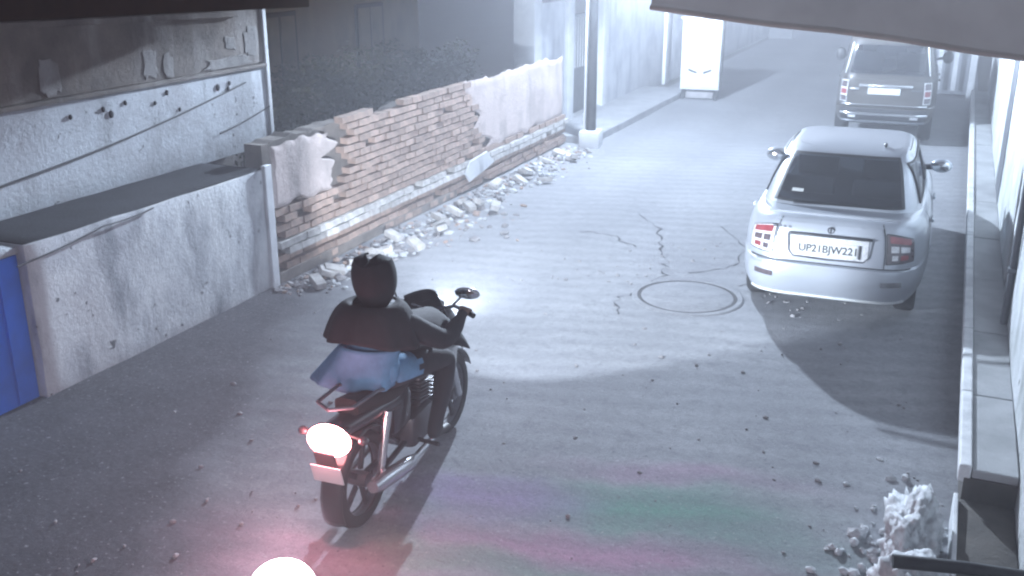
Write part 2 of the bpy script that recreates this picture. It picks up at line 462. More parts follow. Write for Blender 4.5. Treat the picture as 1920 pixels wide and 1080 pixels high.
# low front block (whitewashed)
Yc, Yb = 7.80, 4.99
def rough_box(lo, hi, name, m, amp=.008, seed=0, par=None):
    """box whose faces are subdivided and slightly uneven"""
    bm = bmesh.new(); bmesh.ops.create_cube(bm, size=1)
    for w in bm.verts: w.co = Vector([lo[k] + (hi[k] - lo[k]) * (w.co[k] + .5) for k in range(3)])
    bmesh.ops.bevel(bm, geom=bm.edges[:], offset=.012, segments=2, affect='EDGES', profile=.5)
    for _ in range(4):
        es = [e for e in bm.edges if e.calc_length() > .22]
        if not es: break
        bmesh.ops.subdivide_edges(bm, edges=es, cuts=1, use_grid_fill=True)
    for w in bm.verts:
        p = w.co * 2.3 + Vector((seed * 7.1, 0, 0))
        w.co += Vector((mnoise.noise(p), mnoise.noise(p + Vector((9, 0, 0))), mnoise.noise(p + Vector((0, 9, 0))))) * amp
    bmesh.ops.triangulate(bm, faces=[q for q in bm.faces if len(q.verts) > 4])
    for q in bm.faces: q.smooth = True
    me = bpy.data.meshes.new(name); bm.to_mesh(me); bm.free(); me.materials.append(m)
    me.set_sharp_from_angle(angle=R(35))
    o = bpy.data.objects.new(name, me); COL.objects.link(o)
    if par: o.parent = par
    return o
rel(rough_box((UX - .1, Yb, -.05), (LX, Yc, 1.205), 'low_wall', M['whitewash'], .012, 1, hs))
rel(rough_box((UX - .1, 1.0, 1.145), (LX - .05, Yb - .004, 1.20), 'lintel', M['upper_plaster'], .004, 2, hs))
rel(rough_box((UX + .003, Yb + .01, 1.20), (LX - .012, Yc - .01, 1.220), 'ledge_top', M['ledge_shade'], .006, 12, hs))  # thin dark sheet laid on the ledge as painted shade
dr = MB().b2((LX - .16, 3.2, -.02), (LX - .075, Yb - .01, 1.135)).build('door', M['blue_paint'], hs); rel(dr)
for yy in (3.6, 4.0, 4.4, 4.8):
    s_ = MB().b2((LX - .076, yy - .012, .02), (LX - .05, yy + .012, 1.10)).build('door_rib', M['blue_paint'], dr)
# pilaster strip at the end of the low wall
rel(MB().b2((LX - .02, Yc + .003, -.03), (LX + .03, Yc + .11, 1.245), .008).build('end_strip', M['white_paint'], hs))
# upper wall, far end a little beyond
Yu = 8.92
rel(rough_box((UX - .35, 1.0, 1.20), (UX, Yu, 2.035), 'upper_wall', M['upper_plaster'], .008, 3, hs))
rel(rough_box((UX - .35, 1.0, 2.075), (UX - .006, Yu, 3.4), 'top_wall', M['upper_bare'], .012, 4, hs))
rel(MB().b2((UX - .30, 1.0, 2.036), (UX + .028, Yu + .01, 2.074), .008).build('string_course', M['upper_bare'], hs))
rel(MB().b2((UX - .05, Yu + .002, 1.24), (UX + .02, Yu + .06, 2.78), .006).build('corner_strip', M['white_paint'], hs))
rel(rough_box((-9.5, 1.0, -.05), (UX - .36, Yu - .03, 3.4), 'back_block', M['upper_bare'], .01, 5, hs))
# pale patches of plaster between old shelf supports on the top wall: real raised pieces
def ragged(y0, y1, z0, z1, m, seed, name='plaster_patch'):
    rnd = random.Random(seed); n = 18; cy, cz = (y0 + y1) / 2, (z0 + z1) / 2
    ring = []
    for k in range(n):
        a = 2 * PI * k / n; e = .5
        q = rnd.uniform(.72, 1.12)
        ring.append((cy + (y1 - y0) / 2 * sgn(math.cos(a)) * abs(math.cos(a)) ** e * q, cz + (z1 - z0) / 2 * sgn(math.sin(a)) * abs(math.sin(a)) ** e * q))
    mb = MB()
    mb.loft([[(UX - .012, y, z) for y, z in ring], [(UX + .001, y, z) for y, z in ring], [(UX + .004, cy + (y - cy) * .9, cz + (z - cz) * .9) for y, z in ring]])
    return rel(mb.build(name, m, hs))
rnd = random.Random(40)
for i, (y0, y1, z0, z1) in enumerate(((5.70, 5.90, 2.15, 2.45), (6.80, 6.98, 2.15, 2.42),
                         (7.05, 7.18, 2.14, 2.36), (7.60, 8.3, 2.14, 2.25), (7.9, 8.08, 2.30, 2.44), (8.2, 8.42, 2.2, 2.5))):
    ragged(TY(y0), TY(y1), TZ(z0), TZ(z1), M['patch_grey'], i)
# dark timber eave
ev = MB(); ev.box((-6.23, 5.0, 2.855), (.50, 7.4, .15), Matrix.Rotation(R(-1.6), 3, 'X'), .01)
rel(ev.build('eave_beam', M['dark_wood'], hs))
ev = MB(); ev.box((UX + .02, 5.0, 2.70), (.06, 7.0, .05), Matrix.Rotation(R(-1.6), 3, 'X'), .004)
rel(ev.build('eave_board', M['upper_bare'], hs))
# holes in the plaster
for (y, z, r) in ((6.30, 1.98, .022), (6.38, 1.93, .03), (6.55, 2.0, .02), (6.9, 1.95, .018), (7.06, 2.02, .022), (7.75, 1.98, .03), (7.92, 2.0, .02), (7.9, 1.95, .022), (5.95, 1.97, .02), (7.2, 1.85, .016)):
    o = rel(MB().ell((UX + .004, TY(y), TZ(z)), (.012, r, r * 1.15), 8, 6).build('hole', M['crack'], hs))
# cables clipped to the wall
def cable(pts, r=.008, sag=.04, label=None):
    out = []
    for a, b in zip(pts, pts[1:]):
        for k in range(10):
            t = k / 10
            p = Vector(a).lerp(Vector(b), t); p.z -= sag * 4 * t * (1 - t); out.append(p)
    out.append(Vector(pts[-1]))
    o = MB().tube(out, r, 6).build('cable', M['cable'], None, True)
    return tag(o, label, 'cable')
cable([(UX + .025, TY(3.8), TZ(1.43)), (UX + .02, TY(5.3), TZ(1.58)), (UX + .02, TY(6.6), TZ(1.72)), (UX + .02, TY(8.15), TZ(1.98))], .008, .01, 'thin black cable running up along the grey upper wall')
cable([(UX + .02, TY(7.7), TZ(1.55)), (UX + .02, TY(8.5), TZ(1.70))], .007, .015, 'short black cable near the end of the grey upper wall')
cable([(LX + .015, 4.9, 1.08), (LX + .015, 5.75, 1.17), (LX + .015, 6.3, 1.185)], .006, .012, 'short black cable on the whitewashed low wall by the blue door')

# ------------------------------------------------------------------ ruined brick wall
bw = thing('brick_wall', 'low ruined red brick wall with a whitewashed foot along the left of the lane', 'wall', (-6.0, 7.95, 0))
BX = -6.12
BY0, BY1 = 0.0, 8.05       # local y
bl, bh, jt = .215, .068, .014
def top_at(y):
    return 1.47 + .025 * math.sin(y * 2.1) + .05 * mnoise.noise(Vector((y * 1.9, 3, 1))) + .04 * mnoise.noise(Vector((y * 7, 1, 1)))
core = MB()
n = 80
ring_f, ring_b = [], []
vs, fs = [], []
for i in range(n + 1):
    y = BY0 + (BY1 - BY0) * i / n; t = top_at(y) - .06
    vs += [(-.135, y, -.03), (-.135, y, t), (-.34, y, t), (-.34, y, -.03)]
for i in range(n):
    a, b = 4 * i, 4 * i + 4
    fs += [(a, a + 1, b + 1, b), (a + 1, a + 2, b + 2, b + 1), (a + 2, a + 3, b + 3, b + 2)]
fs += [(0, 3, 2, 1), (4 * n, 4 * n + 1, 4 * n + 2, 4 * n + 3)]
core.add(vs, fs); core.build('wall_core', M['mortar'], bw)
def brick_mesh(name, m, d, bev=.006):
    return MB().box((0, 0, 0), d, None, bev).mesh(name, m)
bmesh_a = MB().box((0, 0, 0), (.11, bl, bh)).mesh('brick', M['brick'])
bmesh_w = MB().box((0, 0, 0), (.12, bl, bh)).mesh('brick', M['white_brick'])
rnd = random.Random(11)
cells = []
row = 0; z = .035
while z < 1.62:
    y = BY0 + (0 if row % 2 == 0 else -bl / 2) + .02
    while y < BY1:
        if y > BY0 - .01 and z + bh < top_at(y + bl / 2) + .05 and rnd.random() > .03:
            band = 'w' if .20 <= z <= .38 else ('gap' if .12 < z < .2 else 'a')
            # plastered far stretch and the near plastered patch hide bricks
            pl = (y > 4.6 + 1.4 * mnoise.noise(Vector((z * 2.4, 7, 0))) and z > .5) or (y < 1.25 + .35 * mnoise.noise(Vector((z * 5, 2, 0))) and z > .75)
            if not pl: cells.append((y + bl / 2, z + bh / 2, band))
        y += bl + jt
    z += bh + jt; row += 1
cells.sort(key=lambda c: c[0])
rest = MB()
near_n = 0
for (y, z, band) in cells:
    if band == 'gap': x = -.115 + rnd.uniform(-.01, .005)
    elif band == 'w': x = -.055 + rnd.uniform(-.012, .012)
    else: x = -.082 + rnd.uniform(-.014, .014)
    rot = (rnd.uniform(-.03, .03), rnd.uniform(-.03, .03), rnd.uniform(-.05, .05))
    if near_n < 296:
        inst('brick', bmesh_w if band == 'w' else bmesh_a, bw, (x, y, z), rot); near_n += 1
    else:
        rest.cur = 1 if band == 'w' else 0
        rest.box((x, y, z), (.11, bl, bh), Matrix.Rotation(rot[2], 3, 'Z'))
o = rest.build('far_bricks', [M['brick'], M['white_brick']], bw, merge=False); o['kind'] = 'stuff'
# plaster skins left on the wall
def skin(name, y0f, y1f, z0f, z1f, m, x=-.025, seed=0):
    def fn(u, v):
        a, b = y0f(v), y1f(v)
        y = a + (b - a) * u; z = z0f(u) + (z1f(u) - z0f(u)) * v
        e = min(u, 1 - u, v, 1 - v)
        return Vector((x + .015 * mnoise.noise(Vector((y * 2, z * 2, seed))) - (.02 if e < .02 else 0), y, z))
    return MB().grid(fn, 40, 20).build(name, m, bw, True)
skin('plaster', lambda v: 4.95 + .5 * mnoise.noise(Vector((v * 5, 1, 0))) - .7 * v, lambda v: 8.03,
     lambda u: .5 + .08 * mnoise.noise(Vector((u * 9, 4, 0))), lambda u: 1.50 + .07 * mnoise.noise(Vector((u * 6, 3, 0))) + .05 * mnoise.noise(Vector((u * 23, 5, 0))), M['pale_plaster'])
skin('plaster', lambda v: .02, lambda v: 1.05 + .28 * mnoise.noise(Vector((v * 6, 8, 0))),
     lambda u: .78 + .1 * mnoise.noise(Vector((u * 4, 2, 0))), lambda u: 1.40 + .08 * mnoise.noise(Vector((u * 5, 9, 0))), M['pale_plaster'], seed=4)
# a big pale patch low down in the wall
skin('plaster', lambda v: 4.15 + .35 * abs(v - .5), lambda v: 5.15 - .3 * v,
     lambda u: .14 + .14 * u, lambda u: .44 + .05 * u, M['whitewash'], x=.035, seed=7)
# whitewashed foot: mortar fillet
MB().b2((-.14, .0, -.03), (-.02, 4.0, .115), .01).build('footing', M['mortar'], bw)

# rubble along the foot of the wall
def rub(rnd):
    y = 7.7 + 8.1 * rnd.random()
    w = .35 + .55 * math.exp(-((y - 10.6) / 1.5) ** 2) + .25 * math.exp(-((y - 14.5) / 1.2) ** 2)
    return -5.95 + w * abs(rnd.gauss(0, .55)), y
chips('rubble', 900, rub, .02, .12, M['stone'], 21, 'broken grey rubble along the foot of the brick wall')
def rub2(rnd):
    y = 8.0 + 7.8 * rnd.random()
    return -5.85 + abs(rnd.gauss(0, .4)) * (.5 + .3 * math.sin(y * 1.3) ** 2), y
chips('pale_rubble', 600, rub2, .02, .11, M['white_rubble'], 22, 'pale broken plaster rubble along the foot of the brick wall')
chips('brick_rubble', 260, rub, .02, .10, M['brick'], 23, 'broken reddish brick pieces along the foot of the brick wall')
rnd = random.Random(5)
lb = MB().box((0, 0, 0), (.11, .215, .068), None, .008).mesh('loose_brick', M['white_brick'])
for i in range(26):
    y = rnd.uniform(8.0, 15.4)
    o = inst('loose_brick', lb, None, (-5.75 + abs(rnd.gauss(0, .3)), y, .04 + rnd.uniform(0, .05)), (rnd.uniform(-.4, .4), rnd.uniform(-.4, .4), rnd.uniform(0, 3.1)))
    tag(o, 'pale loose brick lying in the rubble at the foot of the brick wall', 'brick', 'loose bricks in the rubble')

# ------------------------------------------------------------------ dark house and shrubs behind the wall
dh = thing('dark_house', 'dark brown old house standing unlit behind the ruined brick wall', 'house', (-9.4, 12.6, 0))
o = rough_box((-1.6, -3.9, -.05), (0, 4.6, 6.0), 'wall', M['dark_house'], .03, 9, dh)
for yy in (-2.4, .2, 2.8):
    f = MB().b2((-.02, yy - .45, 1.1), (.035, yy + .45, 2.3), .01).build('window', M['dark_wood'], dh)
    MB().b2((.036, yy - .38, 1.17), (.05, yy - .03, 2.23)).build('shutter', M['dark_house'], f)
    MB().b2((.036, yy + .03, 1.17), (.05, yy + .38, 2.23)).build('shutter', M['dark_house'], f)
o = MB().b2((-.02, -3.8, 2.75), (.35, 4.5, 2.85), .01).build('ledge', M['dark_house'], dh)

def shrub(x, y, h, rx, ry, nl, seed, label):
    t = thing('shrub', label, 'shrub', (x, y, 0), 0, 'shrubs behind the brick wall')
    rnd = random.Random(seed)
    st = MB()
    for k in range(6):
        a = rnd.uniform(0, 6.28); tp = Vector((math.cos(a) * rx * .6, math.sin(a) * ry * .6, h * rnd.uniform(.6, .9)))
        st.tube([(0, 0, -.03), tp * .45 + Vector((0, 0, .15)), tp], [.035, .022, .008], 6)
    st.build('stem', M['bark'], t, True)
    vs, fs = [], []
    clumps = [(Vector((rnd.uniform(-.75, .75) * rx, rnd.uniform(-.85, .85) * ry, h * rnd.uniform(.35, .95))), rnd.uniform(.18, .4)) for _ in range(26)]
    for i in range(nl):
        c, r = rnd.choice(clumps)
        d = Vector((rnd.gauss(0, 1), rnd.gauss(0, 1), rnd.gauss(0, 1))); d = d.normalized() * r * rnd.random() ** .4
        p = c + d
        a = Vector((rnd.gauss(0, 1), rnd.gauss(0, 1), rnd.gauss(0, .6))).normalized(); b = a.cross(Vector((rnd.gauss(0, 1), rnd.gauss(0, 1), rnd.gauss(0, 1)))).normalized()
        l, w = rnd.uniform(.03, .06), rnd.uniform(.012, .022)
        o = len(vs); vs += [p - a * l, p + b * w, p + a * l, p - b * w]; fs.append((o, o + 1, o + 2, o + 3))
    mb = MB(); mb.add(vs, fs); mb.build('crown', M['leaf'], t, merge=False)
shrub(-7.4, 9.6, 1.6, .7, .9, 5200, 1, 'dark leafy shrub behind the brick wall, nearest the grey house')
shrub(-7.6, 11.6, 1.9, .7, 1.0, 5600, 2, 'dark leafy shrub behind the middle of the brick wall')
shrub(-7.5, 13.6, 1.8, .7, .9, 5200, 3, 'dark leafy shrub behind the plastered far end of the brick wall')

# ------------------------------------------------------------------ white house wall further up on the left
wh = thing('boundary_wall', 'pale plastered boundary wall with a gate beyond the brick wall on the left', 'wall', (-6.62, 16.0, 0))
def W(lo, hi, name, m, amp=.008, seed=0, par=None):
    return rough_box(lo, hi, name, m, amp, seed, par or wh)
W((-.25, 0.0, -.03), (0, 1.6, 2.3), 'wall_panel', M['house_white'], .008, 31)
W((-.25, 3.9, -.03), (0, 8.4, 2.3), 'wall_panel', M['house_white'], .008, 32)
W((-.25, 8.8, -.03), (0, 26, 2.6), 'wall_panel', M['house_white'], .008, 33)
for y0 in (-.02, 1.6, 3.62, 8.4):
    W((-.32, y0 + .004, -.03), (.07, y0 + .34, 2.55), 'pillar', M['white_paint'], .006, y0)
gt = MB().b2((-.12, 1.96, .12), (-.09, 3.60, 1.0)).build('gate', M['steel'], wh)
for k in range(12):
    MB().tube([(-.10, 2.02 + k * .14, 1.0), (-.10, 2.02 + k * .14, 1.95)], .014, 6).build('gate_bar', M['white_paint'], gt)
MB().b2((-.13, 1.96, 1.95), (-.07, 3.60, 2.0)).build('gate_rail', M['steel'], gt)
MB().b2((-.30, 1.94, -.02), (.02, 3.62, .15), .01).build('gate_step', M['concrete'], wh)

# ------------------------------------------------------------------ lamp post with the street light
lp = thing('street_lamp', 'dark street lamp post on a white block at the end of the brick wall', 'street lamp', (-5.55, 16.08, 0))
MB().box((0, 0, .13), (.34, .42, .30), Matrix.Rotation(.15, 3, 'Z'), .02).build('base_block', M['white_paint'], lp, True)
MB().tube([(0, 0, .2), (0, 0, 1.6), (0, 0, 3.9)], [.085, .075, .055], 14).build('post', M['dark_steel'], lp, True)
MB().b2((-.12, -.05, .28), (-.088, .05, 2.4), .004).build('conduit', M['white_paint'], lp)
MB().tube([(0, 0, 3.8), (.12, -.12, 4.02), (.35, -.4, 4.12)], .028, 8).build('arm', M['dark_steel'], lp, True)
hd = MB().box((.46, -.55, 4.10), (.20, .46, .09), Matrix.Rotation(R(39), 3, 'Z'), .03).build('lamp_head', M['steel'], lp, True)
MB().box((.46, -.55, 4.050), (.14, .34, .012), Matrix.Rotation(R(39), 3, 'Z')).build('lens', M['lens_lit'], hd)
MB().b2((.27, -1.25, 3.62), (.285, .15, 4.14), .003).build('light_blocker', M['dark_steel'], hd)  # unseen plate added to keep the lamp's light off the dark house
ld = bpy.data.lights.new('street_light', 'SPOT')
ld.energy = 1950; ld.color = (.70, .83, 1.0); ld.spot_size = R(164); ld.spot_blend = .12; ld.shadow_soft_size = .10
# street luminaire with the usual batwing spread: stronger towards the far lane than straight down
ld.use_nodes = True
_n, _l = ld.node_tree.nodes, ld.node_tree.links
_tc = _n.new('ShaderNodeTexCoord'); _sp = _n.new('ShaderNodeSeparateXYZ'); _l.new(_tc.outputs['Normal'], _sp.inputs[0])
_ab = math_n(_n, _l, 'ABSOLUTE', _sp.outputs[2]); _mx = math_n(_n, _l, 'MAXIMUM', _ab, .27)
_pw = math_n(_n, _l, 'POWER', _mx, -2.0)
_l.new(_pw, _n['Emission'].inputs['Strength'])
lo = bpy.data.objects.new('street_light', ld); COL.objects.link(lo); lo.parent = hd
lo.location = (.46, -.55, 4.00)
lo.rotation_euler = (0, 0, 0)

# ------------------------------------------------------------------ white cabinet by the kerb
cb = thing('cabinet', 'tall white metal cabinet on short legs at the left edge of the lane', 'cabinet', (-5.15, 22.1, 0), R(6))
MB().b2((-.42, -.02, .22), (.42, .42, 1.72), .012).build('body', M['white_paint'], cb, True)
MB().b2((-.46, -.06, 1.723), (.46, .46, 1.76), .01).build('roof', M['white_paint'], cb, True)
for sx in (-1, 1):
    d_ = MB().b2((sx * .21 - .19, -.035, .28), (sx * .21 + .19, -.022, 1.66), .004).build('door', M['white_paint'], cb)
    MB().box((sx * .16, -.045, .62), (.2, .03, .04), Matrix.Rotation(-sx * .35, 3, 'Y'), .01).build('louvre', M['crack'], d_)
    for yy in (.03, .37):
        MB().b2((sx * .36 - .03, yy - .03, -.02), (sx * .36 + .03, yy + .03, .219)).build('leg', M['dark_steel'], cb)
MB().b2((.421, .0, .25), (.45, .40, 1.70)).build('side_panel', M['dark_steel'], cb)
MB().b2((-.3, .04, .02), (.3, .10, .16), .02).build('cable_box', M['stone'], cb)

# far end of the lane
bk = thing('far_house', 'pale hazy house closing the far end of the lane', 'house', (-3.0, 52, 0))
rough_box((-14, 0, -.05), (9, 3, 5), 'wall', M['house_white'], .02, 41, bk)
for k, xx in enumerate((-9, -6, -3, 0.5, 3.5)):
    f = MB().b2((xx - .5, -.05, 1.2), (xx + .5, .02, 2.6), .01).build('window', M['steel'], bk)
    MB().b2((xx - .42, -.06, 1.28), (xx + .42, -.051, 2.52)).build('pane', M['black_plastic'], f)
fp = thing('gate_pillar', 'small white gate pillar far up the lane on the left', 'pillar', (-6.0, 38.3, 0))
MB().b2((-.4, -.4, -.02), (.4, .4, 1.15), .02).build('shaft', M['white_paint'], fp)
MB().b2((-.5, -.5, 1.153), (.5, .5, 1.28), .02).build('cap', M['white_paint'], fp)
MB().b2((.403, -.06, .5), (3.4, .06, .62), .01).build('bar', M['dark_steel'], fp)

# ------------------------------------------------------------------ right side: raised platform and wall
PX, PW, PZ = .335, .64, .35
pf = thing('platform', 'long raised cement platform with a white edge along the right wall', 'platform', (PX, 5.9, 0))
MB().b2((.012, .0, -.03), (PW - PX - .002, 17.4, PZ - .06)).build('platform_base', M['dirt'], pf)
ys = [0, 1.15, 2.45, 3.9, 5.4, 7.1, 9.0, 11.0, 13.2, 15.4, 17.4]
for a, b in zip(ys, ys[1:]):
    z = random.uniform(-.006, .006)
    MB().b2((.052, a + .008, PZ - .058), (PW - PX - .002, b - .008, PZ + z), .008).build('slab', M['platform'], pf)
    MB().b2((-.022, a + .004, PZ - .09), (.048, b - .004, PZ + .022 + z * .5), .010).build('edge_stone', M['platform_edge'], pf)
st = thing('step', 'low dark dirty step at the near end of the raised platform', 'step', (PX, 4.6, 0))
rough_box((.0, .1, -.03), (PW - PX - .003, 1.28, .16), 'tread', M['dirt'], .012, 51, st)
MB().b2((-.03, .12, -.02), (-.004, 1.27, .20), .006).build('edge_stone', M['platform_edge'], st)

rw = thing('house', 'rough whitewashed house wall close to the camera on the right', 'house', (PW, 0, 0))
rough_box((0, -1.0, -.05), (.3, 9.6, 3.1), 'wall', M['right_wall'], .022, 61, rw)
rough_box((.0, 9.9, -.05), (.3, 23.5, 3.0), 'wall', M['right_wall'], .014, 62, rw)
MB().b2((.06, 9.604, .35), (.28, 9.896, 2.9)).build('door', M['dark_steel'], rw)
MB().tube([(-.03, 8.6, .36), (-.03, 8.6, 3.0)], .028, 8).build('drainpipe', M['steel'], rw, True)
for z in (.8, 1.7, 2.6):
    MB().b2((-.065, 8.555, z), (.01, 8.645, z + .03)).build('pipe_clip', M['steel'], rw)
MB().b2((-.012, 12.9, .36), (.02, 13.9, 2.3), .006).build('door', M['steel'], rw)
MB().b2((-.03, 5.2, 1.35), (.03, 6.6, 1.42), .008).build('ledge', M['platform_edge'], rw)
# pipe spout and the heap at the near corner
sp = thing('pipe_spout', 'dark metal pipe sticking out of the right wall over a white sack', 'pipe', (PW, 4.62, .50))
MB().tube([(.06, 0, .0), (-.3, -.04, -.005), (-.62, -.1, -.015)], [.030, .032, .034], 12).build('pipe', M['dark_steel'], sp, True)
MB().lathe([(.034, -.01), (.055, -.01), (.055, .025), (.034, .025)], (-.02, 0, 0), 'x', 14).build('flange', M['platform_edge'], sp, True)
def crumpled(name, loc, rad, m, seed, label, cat, amp=.35):
    bm = bmesh.new(); bmesh.ops.create_icosphere(bm, subdivisions=5, radius=1)
    for w in bm.verts:
        p = w.co * 1.6 + Vector((seed, 0, 0))
        d = 1 + amp * mnoise.noise(p) + amp * .6 * abs(mnoise.noise(p * 2.6)) + amp * .35 * mnoise.noise(p * 6) - amp * .5 * abs(mnoise.noise(p * 4.3 + Vector((4, 4, 0)))) - amp * .22 * abs(mnoise.noise(p * 11))
        w.co = Vector((w.co.x * rad[0], w.co.y * rad[1], max(w.co.z, -.25) * rad[2])) * d
    me = bpy.data.meshes.new(name); bm.to_mesh(me); bm.free(); me.materials.append(m)
    for q in me.polygons: q.use_smooth = True
    o = bpy.data.objects.new(name, me); COL.objects.link(o); o.location = loc
    return tag(o, label, cat)
crumpled('sack', (.10, 5.35, .10), (.17, .36, .26), M['white_rubble'], 3, 'crumpled white sack lying against the near end of the platform', 'sack')
crumpled('sack', (.12, 4.75, .10), (.22, .30, .25), M['white_rubble'], 8, 'white torn sack under the dark pipe at the bottom right corner', 'sack')
def heap(rnd): return .02 + rnd.gauss(0, .16), 5.2 + rnd.gauss(0, .45)
chips('plaster_rubble', 140, heap, .02, .10, M['white_rubble'], 77, 'white plaster rubble spilled beside the sacks')

# pale awning over the right house front (seen along the top right)
aw = thing('awning', 'pale grey sheet awning hanging across the top right corner', 'awning', (PW, 3.3, 3.0))
def awf(u, v):
    x = .05 - 1.75 * u; y = .30 + .10 * u + .25 * v
    zb = -.125 + .185 * u ** .8 + .004 * math.sin(u * 14)
    return Vector((x, y, zb + (.62 - .2 * u) * v))
a_ = MB().grid(awf, 24, 6).build('sheet', M['awning'], aw, True)
MB().tube([awf(u / 8, 0) + Vector((0, .0, 0)) for u in range(9)], .010, 8).build('hem_rod', M['awning'], aw, True)
MB().tube([awf(u / 8, 1) for u in range(9)], .016, 8).build('top_rod', M['steel'], aw, True)

# metal gate leaf standing ajar beyond the grey car
gl = thing('gate', 'dark grey metal gate leaf standing open beyond the grey car', 'gate', (.28, 24.3, 0), R(-4))
MB().b2((-.92, 0, .12), (-.05, .04, 2.15), .005).build('frame', M['steel'], gl)
MB().b2((-.86, -.012, 1.25), (-.50, -.002, 2.05), .003).build('upper_panel', M['dark_steel'], gl)
MB().b2((-.46, -.012, 1.25), (-.10, -.002, 2.05), .003).build('upper_panel', M['dark_steel'], gl)
for k in range(5):
    MB().b2((-.86 + k * .16, -.012, .2), (-.76 + k * .16, -.002, 1.18), .003).build('lower_panel', M['concrete'] if k % 2 else M['dark_steel'], gl)
MB().b2((-.04, -.06, -.02), (.10, .10, 2.4), .01).build('post', M['concrete'], gl)
MB().b2((-.95, -.01, -.02), (-.925, .05, 2.15), .003).build('stile', M['concrete'], gl)

# ------------------------------------------------------------------ vehicles: surfaces made of stacked plan outlines
class Shell:
    def __init__(s, rows, n, tr, tf, ztop=None, zref=None):
        a = np.array(rows, float); s.z, s.w, s.yr, s.yf = a[:, 0], a[:, 1], a[:, 2], a[:, 3]
        s.n, s.tr, s.tf, s.ztop, s.zref = n, tr, tf, ztop, zref; s.zk = None
    def row(s, z):
        return np.interp(z, s.z, s.w), np.interp(z, s.z, s.yr), np.interp(z, s.z, s.yf)
    def P(s, th, z, k=1.0):
        w, yr, yf = s.row(z); c, L = (yr + yf) / 2, (yf - yr) / 2
        e = 2 / s.n
        x = w * sgn(math.cos(th)) * abs(math.cos(th)) ** e; q = sgn(math.sin(th)) * abs(math.sin(th)) ** e
        x *= 1 - s.tr * max(0, -q) ** 3 - s.tf * max(0, q) ** 3
        y = c + L * q * k; x *= k
        zz = z
        if s.ztop is not None and z > .5: zz = .5 + (z - .5) * (s.ztop(y) - .5) / (s.zref - .5)
        if s.zk: zz = s.zk[0] + (zz - s.zk[0]) * s.zk[1]
        return Vector((x, y, zz))
    def th_rear(s, xf): return -math.acos(max(-1, min(1, sgn(xf) * abs(xf) ** (s.n / 2))))
    def th_front(s, xf): return -s.th_rear(xf)
    def th_side(s, y, z, side):
        w, yr, yf = s.row(z); q = (y - (yr + yf) / 2) / ((yf - yr) / 2); q = max(-1, min(1, q))
        a = math.asin(sgn(q) * abs(q) ** (s.n / 2))
        return a if side > 0 else PI - a
    def normal(s, th, z):
        d = 1e-3
        a = s.P(th + d, z) - s.P(th - d, z); b = s.P(th, min(z + .01, s.z[-1])) - s.P(th, max(z - .01, s.z[0]))
        n_ = a.cross(b)
        return n_.normalized() if n_.length > 1e-12 else Vector((0, 0, 1))
    def Q(s, th, z, off): return s.P(th, z) + s.normal(th, z) * off
    def ring(s, m=18):
        c = .5 ** (1 / s.n)
        xs = [-c + 2 * c * i / m for i in range(m)]; q = [math.asin(sgn(v) * abs(v) ** (s.n / 2)) for v in [-c + 2 * c * i / (2 * m) for i in range(2 * m)]]
        out = [s.th_rear(x) for x in xs] + q + [s.th_front(-x) for x in xs] + [PI + v for v in q]
        return out
    def solid(s, zs, crown=.03, m=18, bottom=True, skip=None):
        mb = MB(); ths = s.ring(m)
        rings = [[s.P(t, z) for t in ths] for z in zs]
        vs = [p for r in rings for p in r]; fs = []; N = len(ths)
        for i in range(len(rings) - 1):
            for k in range(N):
                k2 = (k + 1) % N
                cpt = (rings[i][k] + rings[i][k2] + rings[i + 1][k] + rings[i + 1][k2]) / 4
                if skip and skip(cpt): continue
                fs.append((i * N + k, i * N + k2, (i + 1) * N + k2, (i + 1) * N + k))
        mb.add(vs, fs)
        top = []
        for k in (1, .97, .9, .8, .65, .5, .35, .2, .08):
            w_, yr_, yf_ = s.row(zs[-1]); cc, LL = (yr_ + yf_) / 2, (yf_ - yr_) / 2
            rg = []
            for t in ths:
                p = s.P(t, zs[-1], k); fx = min(1, abs(p.x) / w_); fy = min(1, abs(p.y - cc) / LL)
                rg.append(p + Vector((0, 0, crown * (1 - fx ** 2.2) * (1 - fy ** 3))))
            top.append(rg)
        mb.loft(top, cap=False); mb.add(top[-1], [tuple(range(N))])
        if bottom: mb.add(rings[0], [tuple(range(N - 1, -1, -1))])
        return mb
    def patch(s, fn, off, nu=14, nv=8, thick=0.0):
        mb = MB()
        def g(u, v): t, z = fn(u, v); return s.Q(t, z, off)
        mb.grid(g, nu, nv)
        if thick:   # rim walls down to the surface
            for us, vs_ in ((lambda q: (q, 0),) * 2, (lambda q: (q, 1),) * 2, (lambda q: (0, q),) * 2, (lambda q: (1, q),) * 2):
                f = us
                def h(a, b):
                    t, z = fn(*f(a)); return s.Q(t, z, off - thick * b)
                mb.grid(h, nu if f(0)[1] == f(1)[1] else nv, 1)
        return mb
    def line(s, pts, off, r):
        return MB().tube([s.Q(t, z, off) for t, z in pts], r, 6)

def wheel(parent, loc, rad, wd, side):
    w = MB().lathe([(rad * .62, -wd / 2), (rad * .9, -wd / 2), (rad * .985, -wd * .36), (rad, 0), (rad * .985, wd * .36), (rad * .9, wd / 2), (rad * .62, wd / 2)], (0, 0, 0), 'x', 32).build('wheel', M['rubber'], parent, True, 50, loc)
    rm = MB(); rm.lathe([(rad * .60, -.02), (rad * .64, side * wd * .44), (rad * .57, side * wd * .46), (rad * .55, side * wd * .25), (rad * .2, side * wd * .30), (.0, side * wd * .36)], (0, 0, 0), 'x', 32)
    rm.build('rim', M['steel'], w, True, 40)
    for k in range(6):
        g = k * PI / 3
        MB().box((side * wd * .36, math.cos(g) * rad * .36, math.sin(g) * rad * .36), (.02, rad * .36, .05), Matrix.Rotation(g, 3, 'X'), .006).build('spoke', M['chrome'], w)
    return w

